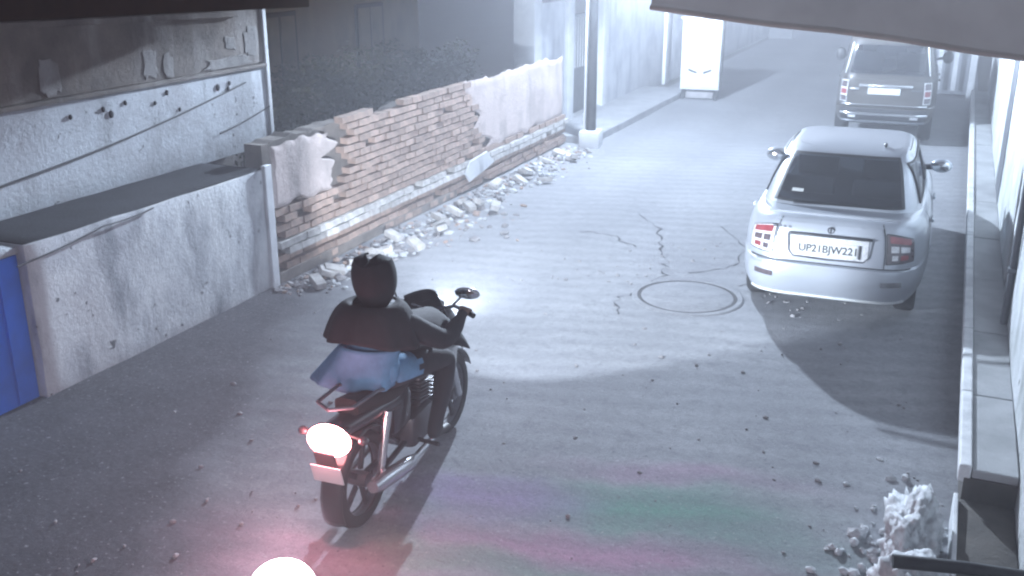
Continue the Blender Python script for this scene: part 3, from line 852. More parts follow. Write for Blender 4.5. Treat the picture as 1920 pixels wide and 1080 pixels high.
def text_mesh(s, size, name, m, parent, loc, rot, extrude=.001, align='CENTER'):
    cu = bpy.data.curves.new(name, 'FONT'); cu.body = s; cu.size = size; cu.extrude = extrude; cu.offset = .0016
    cu.align_x = align; cu.align_y = 'CENTER'
    tmp = bpy.data.objects.new('tmp_text', cu); COL.objects.link(tmp)
    dg = bpy.context.evaluated_depsgraph_get()
    me = bpy.data.meshes.new_from_object(tmp.evaluated_get(dg)); me.name = name
    bpy.data.objects.remove(tmp); me.materials.clear(); me.materials.append(m)
    o = bpy.data.objects.new(name, me); COL.objects.link(o)
    o.parent = parent; o.location = loc; o.rotation_euler = rot
    return o

def cut(o, cyls):
    for (y, z, r, w) in cyls:
        c = MB().tube([(-w, y, z), (w, y, z)], r, 40).build('tmp_cut', M['black_plastic'])
        md = o.modifiers.new('cut', 'BOOLEAN'); md.object = c; md.operation = 'DIFFERENCE'; md.solver = 'EXACT'
        dg = bpy.context.evaluated_depsgraph_get(); dg.update()
        me = bpy.data.meshes.new_from_object(o.evaluated_get(dg))
        o.modifiers.clear(); old = o.data; o.data = me
        bpy.data.objects.remove(c)

# ---------------- silver saloon car
def saloon():
    car = thing('car', 'silver saloon car parked on the right with white rear number plate', 'car', (-.84, 8.91, 0), R(1.3))
    ztop = lambda y: np.interp(y, [0, .3, .6, 1.0, 3.2, 3.5, 4.0, 4.3], [.965, .968, .965, .935, .92, .90, .82, .78])
    B = Shell([(.20, .74, .18, 4.06), (.24, .79, .08, 4.16), (.32, .825, .025, 4.22), (.42, .84, .0, 4.24), (.52, .84, .0, 4.24), (.56, .84, .012, 4.22), (.575, .838, .05, 4.19),
               (.70, .835, .07, 4.15), (.80, .82, .09, 4.08), (.88, .795, .11, 4.02), (.925, .77, .14, 3.96), (.95, .745, .185, 3.9), (.965, .71, .25, 3.84)], 6.4, .05, .12, ztop, .965)
    zs = [.20, .22, .24, .28, .32, .37, .42, .47, .52, .545, .56, .568, .575, .61, .65, .70, .75, .80, .84, .88, .905, .925, .94, .95, .958, .965]
    body = B.solid(zs, .02).build('body', M['silver'], car, True, 28)
    cut(body, [(.78, .30, .345, 1.2), (3.40, .30, .345, 1.2)])
    for q in body.data.polygons: q.use_smooth = True
    body.data.set_sharp_from_angle(angle=R(32))
    G = Shell([(.93, .735, .46, 3.44), (.97, .72, .52, 3.38), (1.0, .71, .57, 3.31), (1.1, .68, .74, 3.12), (1.2, .645, .93, 2.93), (1.27, .615, 1.07, 2.78), (1.315, .58, 1.18, 2.64), (1.335, .545, 1.25, 2.54), (1.345, .50, 1.32, 2.46)], 7.0, .06, .08)
    G.zk = (.93, 1.13)
    def win(p):
        x, y, z = p; z = .93 + (z - .93) / 1.13
        w, yr, yf = G.row(z)
        if abs(x) < w * .80 and y < 1.5 and y < yr + .12 and .995 < z < 1.285: return True
        if abs(x) < w * .80 and y > yf - .14 and .99 < z < 1.27: return True
        if abs(x) > w * .86 and .99 < z < 1.255:
            sl = (z - .99) * 1.25
            if (1.02 + sl * .5 < y < 1.98) or (2.04 < y < 3.0 - sl): return True
        return False
    gz = [.93, .96, .99, 1.02, 1.05, 1.08, 1.11, 1.14, 1.17, 1.20, 1.225, 1.25, 1.27, 1.285, 1.30, 1.315, 1.325, 1.335, 1.345]
    G.solid(gz, .035, 22, False, win).build('roof', M['silver'], car, True, 40)
    rear = lambda x0, x1, z0, z1: (lambda u, v: (G.th_rear(x0 + (x1 - x0) * u), z0 + (z1 - z0) * v))
    glass_r = G.patch(rear(-.845, .845, .985, 1.30), .005, 24, 10).build('rear_window', M['glass'], car, True)
    for fn in (rear(-.845, .845, .983, .998), rear(-.845, .845, 1.287, 1.303), rear(-.855, -.815, .985, 1.30), rear(.815, .855, .985, 1.30)):
        G.patch(fn, .007, 20, 6).build('seal', M['black_plastic'], glass_r, True)
    # heater lines and sticker on the window
    for zc in (1.08, 1.15, 1.22):
        G.line([(G.th_rear(-.72 + .06 * k), zc) for k in range(25)], .004, .0012).build('heater_line', M['cable'], glass_r)
    G.patch(rear(-.66, -.5, 1.05, 1.07), .008, 6, 2).build('sticker', M['plate_white'], glass_r)
    front = lambda x0, x1, z0, z1: (lambda u, v: (G.th_front(x0 + (x1 - x0) * u), z0 + (z1 - z0) * v))
    G.patch(front(-.84, .84, .98, 1.285), .005, 20, 8).build('windscreen', M['glass'], car, True)
    for sd in (-1, 1):
        def side(ya, yb, yc, yd, z0, z1):
            def fn(u, v):
                z = z0 + (z1 - z0) * v; y = (ya + (yb - ya) * u) * (1 - v) + (yc + (yd - yc) * u) * v
                return G.th_side(y, z, sd), z
            return fn
        for nm, a in (('rear_side_window', (.99, 2.0, 1.16, 2.0, .98, 1.265)), ('front_side_window', (2.03, 3.03, 2.03, 2.68, .98, 1.265))):
            wv = G.patch(side(*a), .005, 12, 8).build(nm, M['glass'], car, True)
            ya, yb, yc, yd, z0, z1 = a
            G.line([(G.th_side(ya + (yb - ya) * k / 10, z0, sd), z0) for k in range(11)] + [(G.th_side(yb + (yd - yb) * k / 6, z0 + (z1 - z0) * k / 6, sd), z0 + (z1 - z0) * k / 6) for k in range(7)]
                   + [(G.th_side(yd + (yc - yd) * k / 10, z1, sd), z1) for k in range(11)] + [(G.th_side(yc + (ya - yc) * k / 6, z1 + (z0 - z1) * k / 6, sd), z1 + (z0 - z1) * k / 6) for k in range(7)], .005, .012).build('seal', M['black_plastic'], wv, True)
        # roof gutter, door seams, handles, mirror, side rubbing strip
        G.line([(G.th_side(1.5 + .68 * k / 12, 1.325, sd), 1.325) for k in range(13)], .003, .006).build('roof_gutter', M['black_plastic'], car)
        for yy in (1.05, 2.02, 3.05):
            B.line([(B.th_side(yy, z, sd), z) for z in (.30, .4, .5, .6, .7, .8, .88, .93)], .0, .0035).build('door_seam', M['black_plastic'], car)
        for yy in (1.22, 2.22):
            p = B.Q(B.th_side(yy, .80, sd), .80, .018)
            MB().box(p, (.03, .17, .035), None, .012).build('door_handle', M['silver'], car, True)
        B.patch(lambda u, v: (B.th_side(1.18 + 1.86 * u, .5, sd), .49 + .05 * v), .012, 20, 2, .012).build('rubbing_strip', M['silver'], car, True)
        mr = MB().ell((sd * .88, 2.83, .985), (.115, .065, .075), 18, 10).build('door_mirror', M['silver'], car, True)
        MB().tube([(sd * .72, 2.86, .955), (sd * .82, 2.84, .965)], .03, 8).build('mirror_arm', M['black_plastic'], mr)
        MB().ell((sd * .88, 2.776, .985), (.092, .018, .056), 16, 8).build('mirror_glass', M['mirror_glass'], mr, True)
        for yy in (.78, 3.40): wheel(car, (sd * .675, yy, .30), .30, .185, sd)
    # rear bumper skin
    bp = B.patch(lambda u, v: ((-PI + .45 + (PI - .9) * u) if False else (B.th_rear(-.86 + 1.72 * u)), .30 + .235 * v), .006, 40, 6).build('bumper', M['silver'], car, True)
    B.line([(B.th_rear(-.86 + 1.72 * k / 40), .573) for k in range(41)], .0, .006).build('bumper_gap', M['black_plastic'], bp)
    B.line([(B.th_rear(-.86 + 1.72 * k / 40), .262) for k in range(41)], .004, .012).build('bumper_lip', M['plate_white'], bp)
    for sd in (-1, 1):
        B.patch(lambda u, v: (B.th_rear(sd * (.58 + .20 * u)), .425 + .045 * v + .008 * u), .014, 8, 3, .008).build('reflector', M['chrome'] if sd > 0 else M['tail_smoke'], bp, True)
    # tail lamps wrapping round the corners
    for sd in (-1, 1):
        def tl(u, v):
            x = .615 + .255 * u
            zlo, zhi = .60 + .07 * (1 - u) * .3 + .04 * u, .875 - .05 * u * u
            return (B.th_rear(sd * x), zlo + (zhi - zlo) * v)
        L_ = B.patch(tl, .010, 12, 8, .012).build('tail_lamp', M['tail_clear'] if sd < 0 else M['tail_smoke'], car, True)
        for (u0, u1, v0, v1, mm) in ((.12, .9, .72, .95, 'tail_red'), (.15, .45, .40, .62, 'tail_smoke'), (.52, .85, .40, .62, 'tail_smoke'), (.2, .42, .12, .30, 'tail_smoke'), (.52, .8, .12, .30, 'tail_red')):
            B.patch(lambda u, v: tl(u0 + (u1 - u0) * u, v0 + (v1 - v0) * v), .014, 6, 4, .004).build('lamp_cell', M[mm] if sd < 0 else M['tail_clear' if mm == 'tail_smoke' else 'tail_red'], L_, True)
        # lamp outline
        pts = [tl(k / 10, 0) for k in range(11)] + [tl(1, k / 6) for k in range(7)] + [tl(1 - k / 10, 1) for k in range(11)] + [tl(0, 1 - k / 6) for k in range(7)]
        B.line(pts, .006, .006).build('lamp_gap', M['black_plastic'], L_)
    # boot lid with its gaps, plate niche, plate, handle bar, emblem
    def lid(u, v): return (B.th_rear(-.575 + 1.15 * u), .585 + .325 * v)
    ld_ = B.patch(lid, .008, 24, 10, .008).build('boot_lid', M['silver'], car, True)
    for sd in (-1, 1):
        B.line([(B.th_rear(sd * .595), .58 + .36 * k / 10) for k in range(11)], .002, .005).build('lid_gap', M['black_plastic'], ld_)
    MB().tube([(-.56, .20, .985), (-.3, .165, .992), (0, .155, .994), (.3, .165, .992), (.56, .20, .985)], .014, 8).build('lid_lip', M['silver'], ld_, True)
    yb_ = B.P(B.th_rear(0), .72).y
    rz = R(0)
    tilt = math.atan2(B.P(B.th_rear(0), .80).y - B.P(B.th_rear(0), .64).y, .16)
    RX = Matrix.Rotation(-tilt, 3, 'X')
    def onlid(x, z, off): return Vector((x, B.P(B.th_rear(0), z).y - off, z))
    # niche rim
    rimp = [(-.36, .815), (-.345, .67), (-.30, .625), (0, .615), (.30, .625), (.345, .67), (.36, .815)]
    MB().tube([onlid(x, z, .012) for x, z in rimp], .009, 6).build('niche_rim', M['steel'], ld_, True)
    MB().box(onlid(0, .72, .013), (.66, .006, .18), RX).build('niche', M['tail_clear'], ld_)
    MB().box(onlid(0, .825, .03), (.72, .045, .022), RX, .008).build('lid_handle', M['dark_steel'], ld_, True)
    pl_ = MB().box(onlid(-.005, .708, .022), (.50, .008, .115), RX, .003).build('number_plate', M['plate_white'], ld_)
    text_mesh('UP21BJW221', .092, 'plate_text', M['cable'], pl_, onlid(-.005, .706, .028), (PI / 2 - tilt, 0, 0))
    MB().box(onlid(.262, .708, .022), (.018, .01, .12), RX).build('plate_bracket', M['dark_steel'], pl_)
    MB().lathe([(.022, -.006), (.030, -.006), (.030, .006), (.022, .006)], onlid(0, .872, .010), 'y', 20, True).build('emblem', M['dark_steel'], ld_, True)
    MB().box(onlid(0, .872, .010), (.012, .012, .045), None, .002).build('emblem', M['dark_steel'], ld_)
    for k in range(4):
        MB().box(onlid(-.49 + k * .045, .872, .009), (.028, .006, .022), RX, .003).build('badge_letter', M['steel'], ld_)
    MB().tube([(.38, .16, 1.365), (.38, .16, 1.366)], .001, 4)
    ant = MB().ell((.33, 1.42, 1.425), (.02, .05, .02), 10, 6).build('aerial', M['black_plastic'], car, True)
    # cabin
    cab = MB().b2((-.60, .62, .955), (.60, 3.1, .972)).build('cabin_floor', M['seat_cloth'], car)
    for sx in (-.33, .33):
        MB().box((sx, 1.15, 1.02), (.50, .16, .22), Matrix.Rotation(-.25, 3, 'X'), .05).build('rear_seat', M['seat_cloth'], car, True)
        MB().box((sx, 2.05, 1.07), (.42, .13, .26), Matrix.Rotation(-.2, 3, 'X'), .05).build('front_seat', M['seat_cloth'], car, True)
        MB().box((sx, 2.02, 1.22), (.22, .08, .10), None, .03).build('head_rest', M['seat_cloth'], car, True)
    return car
saloon()

# ---------------- grey estate / utility car
def utility():
    car = thing('car', 'dark grey boxy utility car parked ahead of the silver car', 'car', (-1.07, 18.15, 0), R(1.8))
    B = Shell([(.34, .76, .16, 4.2), (.38, .80, .06, 4.3), (.45, .825, .01, 4.34), (.56, .835, .0, 4.35), (.62, .835, .01, 4.34), (.64, .825, .07, 4.3), (.80, .83, .08, 4.26), (.98, .825, .09, 4.2), (1.08, .815, .11, 4.1), (1.12, .80, .14, 4.0)], 7.5, .05, .1,
              lambda y: np.interp(y, [0, 2.9, 3.4, 4.3], [1.12, 1.10, 1.05, .98]), 1.12)
    zs = [.34, .36, .38, .42, .45, .50, .56, .60, .62, .63, .64, .70, .76, .82, .9, .98, 1.04, 1.08, 1.10, 1.12]
    body = B.solid(zs, .02).build('body', M['grey_paint'], car, True, 28)
    cut(body, [(.82, .36, .41, 1.2), (3.5, .36, .41, 1.2)])
    for q in body.data.polygons: q.use_smooth = True
    body.data.set_sharp_from_angle(angle=R(32))
    G = Shell([(1.10, .79, .12, 3.40), (1.15, .78, .14, 3.34), (1.3, .75, .18, 3.15), (1.5, .715, .235, 2.95), (1.65, .69, .28, 2.8), (1.72, .67, .32, 2.72), (1.76, .64, .37, 2.64), (1.775, .59, .44, 2.55)], 8.0, .04, .08)
    def win(p):
        x, y, z = p; w, yr, yf = G.row(z)
        if abs(x) < w * .80 and y < yr + .1 and 1.18 < z < 1.645: return True
        if abs(x) < w * .80 and y > yf - .12 and 1.18 < z < 1.63: return True
        if abs(x) > w * .88 and 1.18 < z < 1.60 and (.5 < y < 1.25 or 1.33 < y < 2.15 or 2.22 < y < 3.05 - (z - 1.18) * .7): return True
        return False
    gz = [1.10, 1.14, 1.17, 1.20, 1.25, 1.3, 1.35, 1.4, 1.45, 1.5, 1.55, 1.6, 1.64, 1.67, 1.70, 1.72, 1.74, 1.76, 1.775]
    G.solid(gz, .03, 20, False, win).build('roof', M['grey_paint'], car, True, 40)
    rear = lambda x0, x1, z0, z1: (lambda u, v: (G.th_rear(x0 + (x1 - x0) * u), z0 + (z1 - z0) * v))
    gr = G.patch(rear(-.84, .84, 1.16, 1.66), .005, 20, 8).build('rear_window', M['glass'], car, True)
    for fn in (rear(-.845, .845, 1.155, 1.18), rear(-.845, .845, 1.64, 1.665), rear(-.86, -.81, 1.16, 1.66), rear(.81, .86, 1.16, 1.66)):
        G.patch(fn, .007, 16, 4).build('seal', M['black_plastic'], gr, True)
    G.line([(G.th_rear(-.1 + .5 * k / 8), 1.2 + .12 * k / 8) for k in range(9)], .02, .008).build('wiper', M['black_plastic'], gr)
    G.patch(lambda u, v: (G.th_front(-.84 + 1.68 * u), 1.16 + .48 * v), .005, 16, 6).build('windscreen', M['glass'], car, True)
    for sd in (-1, 1):
        for nm, (a, b, c, d) in (('rear_side_window', (.46, 1.28, .5, 1.28)), ('middle_side_window', (1.31, 2.17, 1.31, 2.17)), ('front_side_window', (2.2, 3.08, 2.2, 2.78))):
            G.patch(lambda u, v: (G.th_side((a + (b - a) * u) * (1 - v) + (c + (d - c) * u) * v, 1.16 + .45 * v, sd), 1.16 + .45 * v), .005, 10, 6).build(nm, M['glass'], car, True)
        # bright pillar strip, vertical tail lamp, mirror
        G.line([(G.th_rear(sd * .885), 1.16 + .5 * k / 8) for k in range(9)], .004, .018).build('pillar_trim', M['chrome'], car, True)
        def tl(u, v): return (B.th_rear(sd * (.77 + .13 * u)), .70 + .36 * v)
        L_ = B.patch(tl, .012, 8, 10, .012).build('tail_lamp', M['tail_clear'], car, True)
        for (v0, v1, mm) in ((.05, .28, 'tail_smoke'), (.36, .6, 'tail_red'), (.68, .95, 'tail_smoke')):
            B.patch(lambda u, v: tl(.12 + .76 * u, v0 + (v1 - v0) * v), .016, 5, 4, .004).build('lamp_cell', M[mm], L_, True)
        mr = MB().ell((sd * .97, 2.95, 1.22), (.10, .06, .12), 16, 10).build('door_mirror', M['black_plastic'], car, True)
        MB().tube([(sd * .78, 3.0, 1.18), (sd * .92, 2.96, 1.2)], .025, 8).build('mirror_arm', M['black_plastic'], mr)
        MB().tube([(sd * .56, .5, 1.80), (sd * .56, .55, 1.835), (sd * .56, 2.4, 1.835), (sd * .56, 2.45, 1.80)], .016, 8).build('roof_rail', M['chrome'], car, True)
        for yy in (1.3, 2.19):
            B.line([(B.th_side(yy, z, sd), z) for z in (.45, .6, .75, .9, 1.05)], .0, .004).build('door_seam', M['black_plastic'], car)
            MB().box(B.Q(B.th_side(yy + .14, .98, sd), .98, .018), (.03, .16, .035), None, .012).build('door_handle', M['black_plastic'], car, True)
        for yy in (.82, 3.5): wheel(car, (sd * .69, yy, .36), .36, .21, sd)
    tg = B.patch(lambda u, v: (B.th_rear(-.74 + 1.48 * u), .66 + .42 * v), .007, 20, 8, .007).build('tailgate', M['grey_paint'], car, True)
    def on(x, z, off): return Vector((x, B.P(B.th_rear(0), z).y - off, z))
    MB().box(on(0, .99, .02), (.86, .03, .05), None, .01).build('garnish', M['chrome'], tg, True)
    pl_ = MB().box(on(-.02, .90, .02), (.52, .01, .11), None, .003).build('number_plate', M['plate_white'], tg)
    MB().box(on(-.5, .93, .02), (.16, .02, .05), None, .008).build('badge', M['chrome'], tg, True)
    MB().box(on(.5, .93, .018), (.18, .01, .02), None, .004).build('badge', M['steel'], tg)
    bp = B.patch(lambda u, v: (B.th_rear(-.86 + 1.72 * u), .42 + .19 * v), .012, 30, 5, .012).build('bumper', M['dark_steel'], car, True)
    for z, mm, r in ((.64, 'chrome', .018), (.53, 'chrome', .022), (.41, 'steel', .020)):
        B.line([(B.th_rear(-.84 + 1.68 * k / 24), z) for k in range(25)], .03, r).build('bumper_bar', M[mm], bp, True)
    for sd in (-1, 1):
        B.patch(lambda u, v: (B.th_rear(sd * (.55 + .15 * u)), .46 + .05 * v), .03, 4, 2, .02).build('fog_lamp', M['tail_clear'], bp, True)
    MB().b2((-.66, .3, 1.11), (.66, 3.1, 1.128)).build('cabin_floor', M['seat_cloth'], car)
    for sx in (-.36, .36):
        MB().box((sx, 1.1, 1.28), (.52, .14, .36), Matrix.Rotation(-.15, 3, 'X'), .05).build('rear_seat', M['seat_cloth'], car, True)
        MB().box((sx, 1.08, 1.52), (.24, .09, .13), None, .03).build('head_rest', M['seat_cloth'], car, True)
    return car
utility()

# ------------------------------------------------------------------ motorcycle
def motorcycle(name, label, loc, rz, lit_tail):
    bk = thing(name, label, 'motorcycle', loc, rz)
    def wl_(y, r, w):
        o = MB().lathe([(r - .075, -w * .4), (r - .03, -w * .5), (r - .008, -w * .32), (r, 0), (r - .008, w * .32), (r - .03, w * .5), (r - .075, w * .4)], (0, 0, 0), 'x', 32, True).build('wheel', M['rubber'], bk, True, 60, (0, y, r))
        MB().lathe([(r - .072, -.03), (r - .085, -.012), (r - .085, .012), (r - .072, .03)], (0, 0, 0), 'x', 32, True).build('rim', M['steel'], o, True)
        MB().lathe([(.0, -.06), (.045, -.06), (.05, 0), (.045, .06), (.0, .06)], (0, 0, 0), 'x', 16).build('hub', M['engine'], o, True)
        for k in range(5):
            g = k * 2 * PI / 5
            MB().box((0, math.cos(g) * (r - .14), math.sin(g) * (r - .14)), (.025, r * .68, .035), Matrix.Rotation(g, 3, 'X'), .006).build('spoke', M['dark_steel'], o)
    wl_(-.64, .295, .10); wl_(.64, .295, .085)
    # frame, engine
    fr = MB()
    for p in ([(0, .40, .92), (0, .0, .80), (0, -.45, .74), (0, -.85, .74)], [(0, .40, .90), (.0, .33, .52), (0, .18, .30), (0, -.12, .28), (0, -.25, .38), (0, -.3, .70)]):
        fr.tube(p, .022, 8)
    for sx in (-.09, .09): fr.tube([(sx, -.22, .34), (sx, -.64, .295)], .018, 8)
    fr.build('frame', M['bike_black'], bk, True)
    eo = MB().box((0, .02, .36), (.24, .34, .22), None, .04).build('engine', M['engine'], bk, True)
    MB().box((0, .13, .56), (.14, .16, .24), Matrix.Rotation(-.15, 3, 'X'), .02).build('cylinder', M['engine'], eo, True)
    MB().box((0, -.22, .56), (.20, .26, .26), None, .05).build('side_cover', M['bike_black'], bk, True)
    for k in range(6):
        MB().box((0, .10 + .006 * k, .50 + k * .024), (.19, .19, .010), Matrix.Rotation(-.15, 3, 'X'), .002).build('fin', M['engine'], eo)
    # tank, seat, side covers, tail
    tk = []
    for t in [i / 12 for i in range(13)]:
        y = .42 - .50 * t; w = .125 * (1 - (abs(t - .38) / .75) ** 2.4); h = .13 * (1 - (abs(t - .35) / .85) ** 2.2)
        tk.append([(w * sgn(math.cos(a)) * abs(math.cos(a)) ** .7, y, .86 - .03 * t + h * sgn(math.sin(a)) * abs(math.sin(a)) ** .75) for a in [2 * PI * k / 20 for k in range(20)]])
    tank = MB().loft(tk).build('fuel_tank', M['bike_black'], bk, True, 60)
    MB().lathe([(.0, .012), (.035, .012), (.038, 0)], (0, .26, .985), 'z', 16).build('fuel_cap', M['chrome'], tank, True)
    st_ = []
    for t in [i / 10 for i in range(11)]:
        y = -.06 - .68 * t; w = .105 + .03 * math.sin(PI * min(1, t * 1.3)) - .03 * t
        zt = .80 + .045 * max(0, t - .45) * 2 - .02 * math.sin(t * PI)
        st_.append([(w * sgn(math.cos(a)) * abs(math.cos(a)) ** .5, y, zt - .045 + .05 * sgn(math.sin(a)) * abs(math.sin(a)) ** .5) for a in [2 * PI * k / 16 for k in range(16)]])
    MB().loft(st_).build('seat', M['rubber'], bk, True, 60)
    tc_ = []
    for t in [i / 8 for i in range(9)]:
        y = -.30 - .64 * t; w = .12 - .045 * t; z = .66 + .07 * t
        tc_.append([(w * math.cos(a), y, z + (.085 - .035 * t) * math.sin(a)) for a in [2 * PI * k / 14 for k in range(14)]])
    MB().loft(tc_).build('tail_cowl', M['bike_black'], bk, True, 60)
    for sx in (-1, 1):
        MB().tube([(sx * .10, -.42, .80), (sx * .125, -.6, .86), (sx * .11, -.86, .87), (0, -.93, .87)], .011, 8).build('grab_rail', M['steel'], bk, True)
        # shocks, exhaust, pegs
        MB().tube([(sx * .12, -.60, .32), (sx * .12, -.48, .68)], [.022, .03], 10).build('shock_absorber', M['chrome'], bk, True)
        MB().tube([(sx * .10, -.08, .30), (sx * .27, -.10, .30)], .014, 8).build('foot_peg', M['rubber'], bk, True)
        # fork
        MB().tube([(sx * .085, .64, .295), (sx * .085, .48, .70), (sx * .085, .40, .98)], [.026, .024, .018], 10).build('fork', M['chrome'], bk, True)
        # indicators
        i_ = MB().ell((sx * .19, -.90, .70), (.032, .028, .026), 10, 8).build('indicator', M['tail_smoke'], bk, True)
        MB().tube([(sx * .07, -.88, .71), (sx * .17, -.89, .70)], .008, 6).build('indicator_stem', M['black_plastic'], i_)
        # handlebar half, grip, lever, mirror
        MB().tube([(0, .38, 1.0), (sx * .10, .37, 1.03), (sx * .22, .30, 1.085), (sx * .37, .22, 1.07)], .012, 8).build('handlebar', M['chrome'], bk, True)
        MB().tube([(sx * .27, .275, 1.08), (sx * .385, .212, 1.068)], .018, 10).build('grip', M['rubber'], bk, True)
        MB().tube([(sx * .20, .345, 1.075), (sx * .36, .275, 1.06)], .007, 6).build('lever', M['chrome'], bk, True)
        ms = MB().tube([(sx * .20, .31, 1.085), (sx * .24, .35, 1.13), (sx * .27, .34, 1.15)], .007, 6).build('mirror', M['black_plastic'], bk, True)
        MB().ell((sx * .29, .34, 1.165), (.085, .022, .052), 18, 10, Matrix.Rotation(sx * .12, 3, 'Z') @ Matrix.Rotation(.5, 3, 'X')).build('mirror_shell', M['chrome'], ms, True)
        MB().ell((sx * .289, .328, 1.166), (.076, .014, .045), 18, 10, Matrix.Rotation(sx * .12, 3, 'Z') @ Matrix.Rotation(.5, 3, 'X')).build('mirror_glass', M['mirror_glass'], ms, True)
        # knee-side tank shroud
        MB().box((sx * .165, .30, .74), (.03, .34, .24), Matrix.Rotation(sx * .12, 3, 'Z') @ Matrix.Rotation(-.35, 3, 'X'), .012).build('shroud', M['bike_black'], bk, True)
    # exhaust on the right
    MB().tube([(.06, .20, .40), (.10, .26, .30), (.13, .12, .22), (.15, -.2, .24)], .022, 10).build('exhaust_pipe', M['chrome'], bk, True)
    MB().tube([(.15, -.2, .24), (.165, -.32, .26), (.175, -.72, .34), (.175, -.80, .355)], [.024, .048, .052, .036], 14).build('muffler', M['chrome'], bk, True)
    # mudguards
    def guard(c, r, a0, a1, w, nm):
        def fn(u, v):
            a = a0 + (a1 - a0) * u; q = (v - .5) * 2
            rr = r - .02 * q * q
            return Vector((w * q, c[1] + rr * math.cos(a), c[2] + rr * math.sin(a)))
        o = MB().grid(fn, 20, 6).build(nm, M['bike_black'], bk, True)
        md = o.modifiers.new('thick', 'SOLIDIFY'); md.thickness = .006
    guard((0, .64, .295), .335, R(20), R(165), .055, 'front_mudguard'); guard((0, -.64, .295), .345, R(60), R(205), .07, 'rear_mudguard')
    # rear flap with plate
    MB().box((0, -.965, .50), (.13, .012, .30), Matrix.Rotation(.28, 3, 'X'), .004).build('mud_flap', M['black_plastic'], bk)
    MB().box((0, -.985, .50), (.19, .008, .12), Matrix.Rotation(.28, 3, 'X'), .003).build('number_plate', M['plate_white'], bk)
    tl = MB().ell((0, -.945, .69), (.135, .06, .095), 20, 12).build('tail_light', M['tail_lit'] if lit_tail else M['tail_red'], bk, True)
    MB().box((0, -.91, .745), (.20, .09, .02), None, .008).build('tail_light_hood', M['bike_black'], tl, True)
    # head lamp and cowl, small fairing, instruments
    hl = MB().lathe([(.0, -.13), (.06, -.12), (.095, -.06), (.105, 0.0), (.10, .015)], (0, .56, .88), 'y', 24).build('headlamp', M['bike_black'], bk, True)
    MB().lathe([(.098, .010), (.09, .024), (.05, .036), (.0, .040)], (0, .56, .88), 'y', 24).build('lens', M['lens_lit'], hl, True)
    def fair(u, v):
        q = (u - .5) * 2; wv = .20 - .07 * v
        return Vector((wv * q, .60 - .13 * q * q - .20 * v, .74 + .40 * v - .02 * q * q))
    f_ = MB().grid(fair, 16, 10)
    # fairing leaves the lamp opening clear: two side halves and a top screen
    fb = MB()
    for s0, s1 in ((0, .22), (.78, 1)):
        fb.grid(lambda u, v: fair(s0 + (s1 - s0) * u, v * .62), 6, 8)
    fb.grid(lambda u, v: fair(u, .62 + .38 * v), 16, 6)
    o = fb.build('fairing', M['bike_black'], bk, True); md = o.modifiers.new('thick', 'SOLIDIFY'); md.thickness = .006
    MB().box((0, .42, 1.02), (.16, .08, .05), Matrix.Rotation(.5, 3, 'X'), .015).build('instruments', M['black_plastic'], bk, True)
    return bk, hl, tl
BIKE = (-2.96, 5.10, 0)
bike, head_a, tail_a = motorcycle('motorcycle', 'black motorcycle with glowing red tail light ridden up the lane', BIKE, R(3), True)
def spot(name, parent, loc, aim, power, col, size, blend, soft=.05):
    d = bpy.data.lights.new(name, 'SPOT'); d.energy = power; d.color = col; d.spot_size = R(size); d.spot_blend = blend; d.shadow_soft_size = soft
    o = bpy.data.objects.new(name, d); COL.objects.link(o); o.parent = parent; o.location = loc
    o.rotation_euler = Vector(aim).to_track_quat('-Z', 'Y').to_euler()
    return o
hb = spot('headlight_beam', head_a, (0, .64, .88), (-.02, 1, 0), 74, (.78, .88, 1.0), 90, .25)
# dipped-beam optics: most of the light goes just below the horizon
hb.data.use_nodes = True
_n, _l = hb.data.node_tree.nodes, hb.data.node_tree.links
_tc = _n.new('ShaderNodeTexCoord'); _sp = _n.new('ShaderNodeSeparateXYZ'); _l.new(_tc.outputs['Normal'], _sp.inputs[0])
_mx = math_n(_n, _l, 'MAXIMUM', math_n(_n, _l, 'ABSOLUTE', _sp.outputs[1]), .19)
_l.new(math_n(_n, _l, 'POWER', _mx, -2.0), _n['Emission'].inputs['Strength'])
tp = bpy.data.lights.new('tail_glow', 'POINT'); tp.energy = 16; tp.color = (1.0, .25, .30); tp.shadow_soft_size = .05
to = bpy.data.objects.new('tail_glow', tp); COL.objects.link(to); to.parent = tail_a; to.location = (0, -1.06, .72)

# globe lamp on a short post; only the top of the glowing globe reaches into the frame
gp = thing('lamp', 'glowing white globe lamp just showing at the bottom edge', 'lamp', (-2.17, 2.72, 0))
MB().lathe([(.0, .04), (.13, .04), (.14, .0), (.14, -.02)], (0, 0, 0), 'z', 20).build('base_plate', M['dark_steel'], gp, True)
MB().tube([(0, 0, .03), (0, 0, .74)], .035, 12).build('post', M['dark_steel'], gp, True)
MB().lathe([(.035, .70), (.07, .74), (.08, .76), (.05, .775)], (0, 0, 0), 'z', 20).build('collar', M['steel'], gp, True)
gg = MB().ell((0, 0, .872), (.135, .135, .122), 28, 18).build('globe', M['lens_lit'], gp, True)
gl_ = bpy.data.lights.new('globe_light', 'POINT'); gl_.energy = 32; gl_.color = (1.0, .82, .92); gl_.shadow_soft_size = .13
go = bpy.data.objects.new('globe_light', gl_); COL.objects.link(go); go.parent = gg; go.location = (0, 0, 1.17)

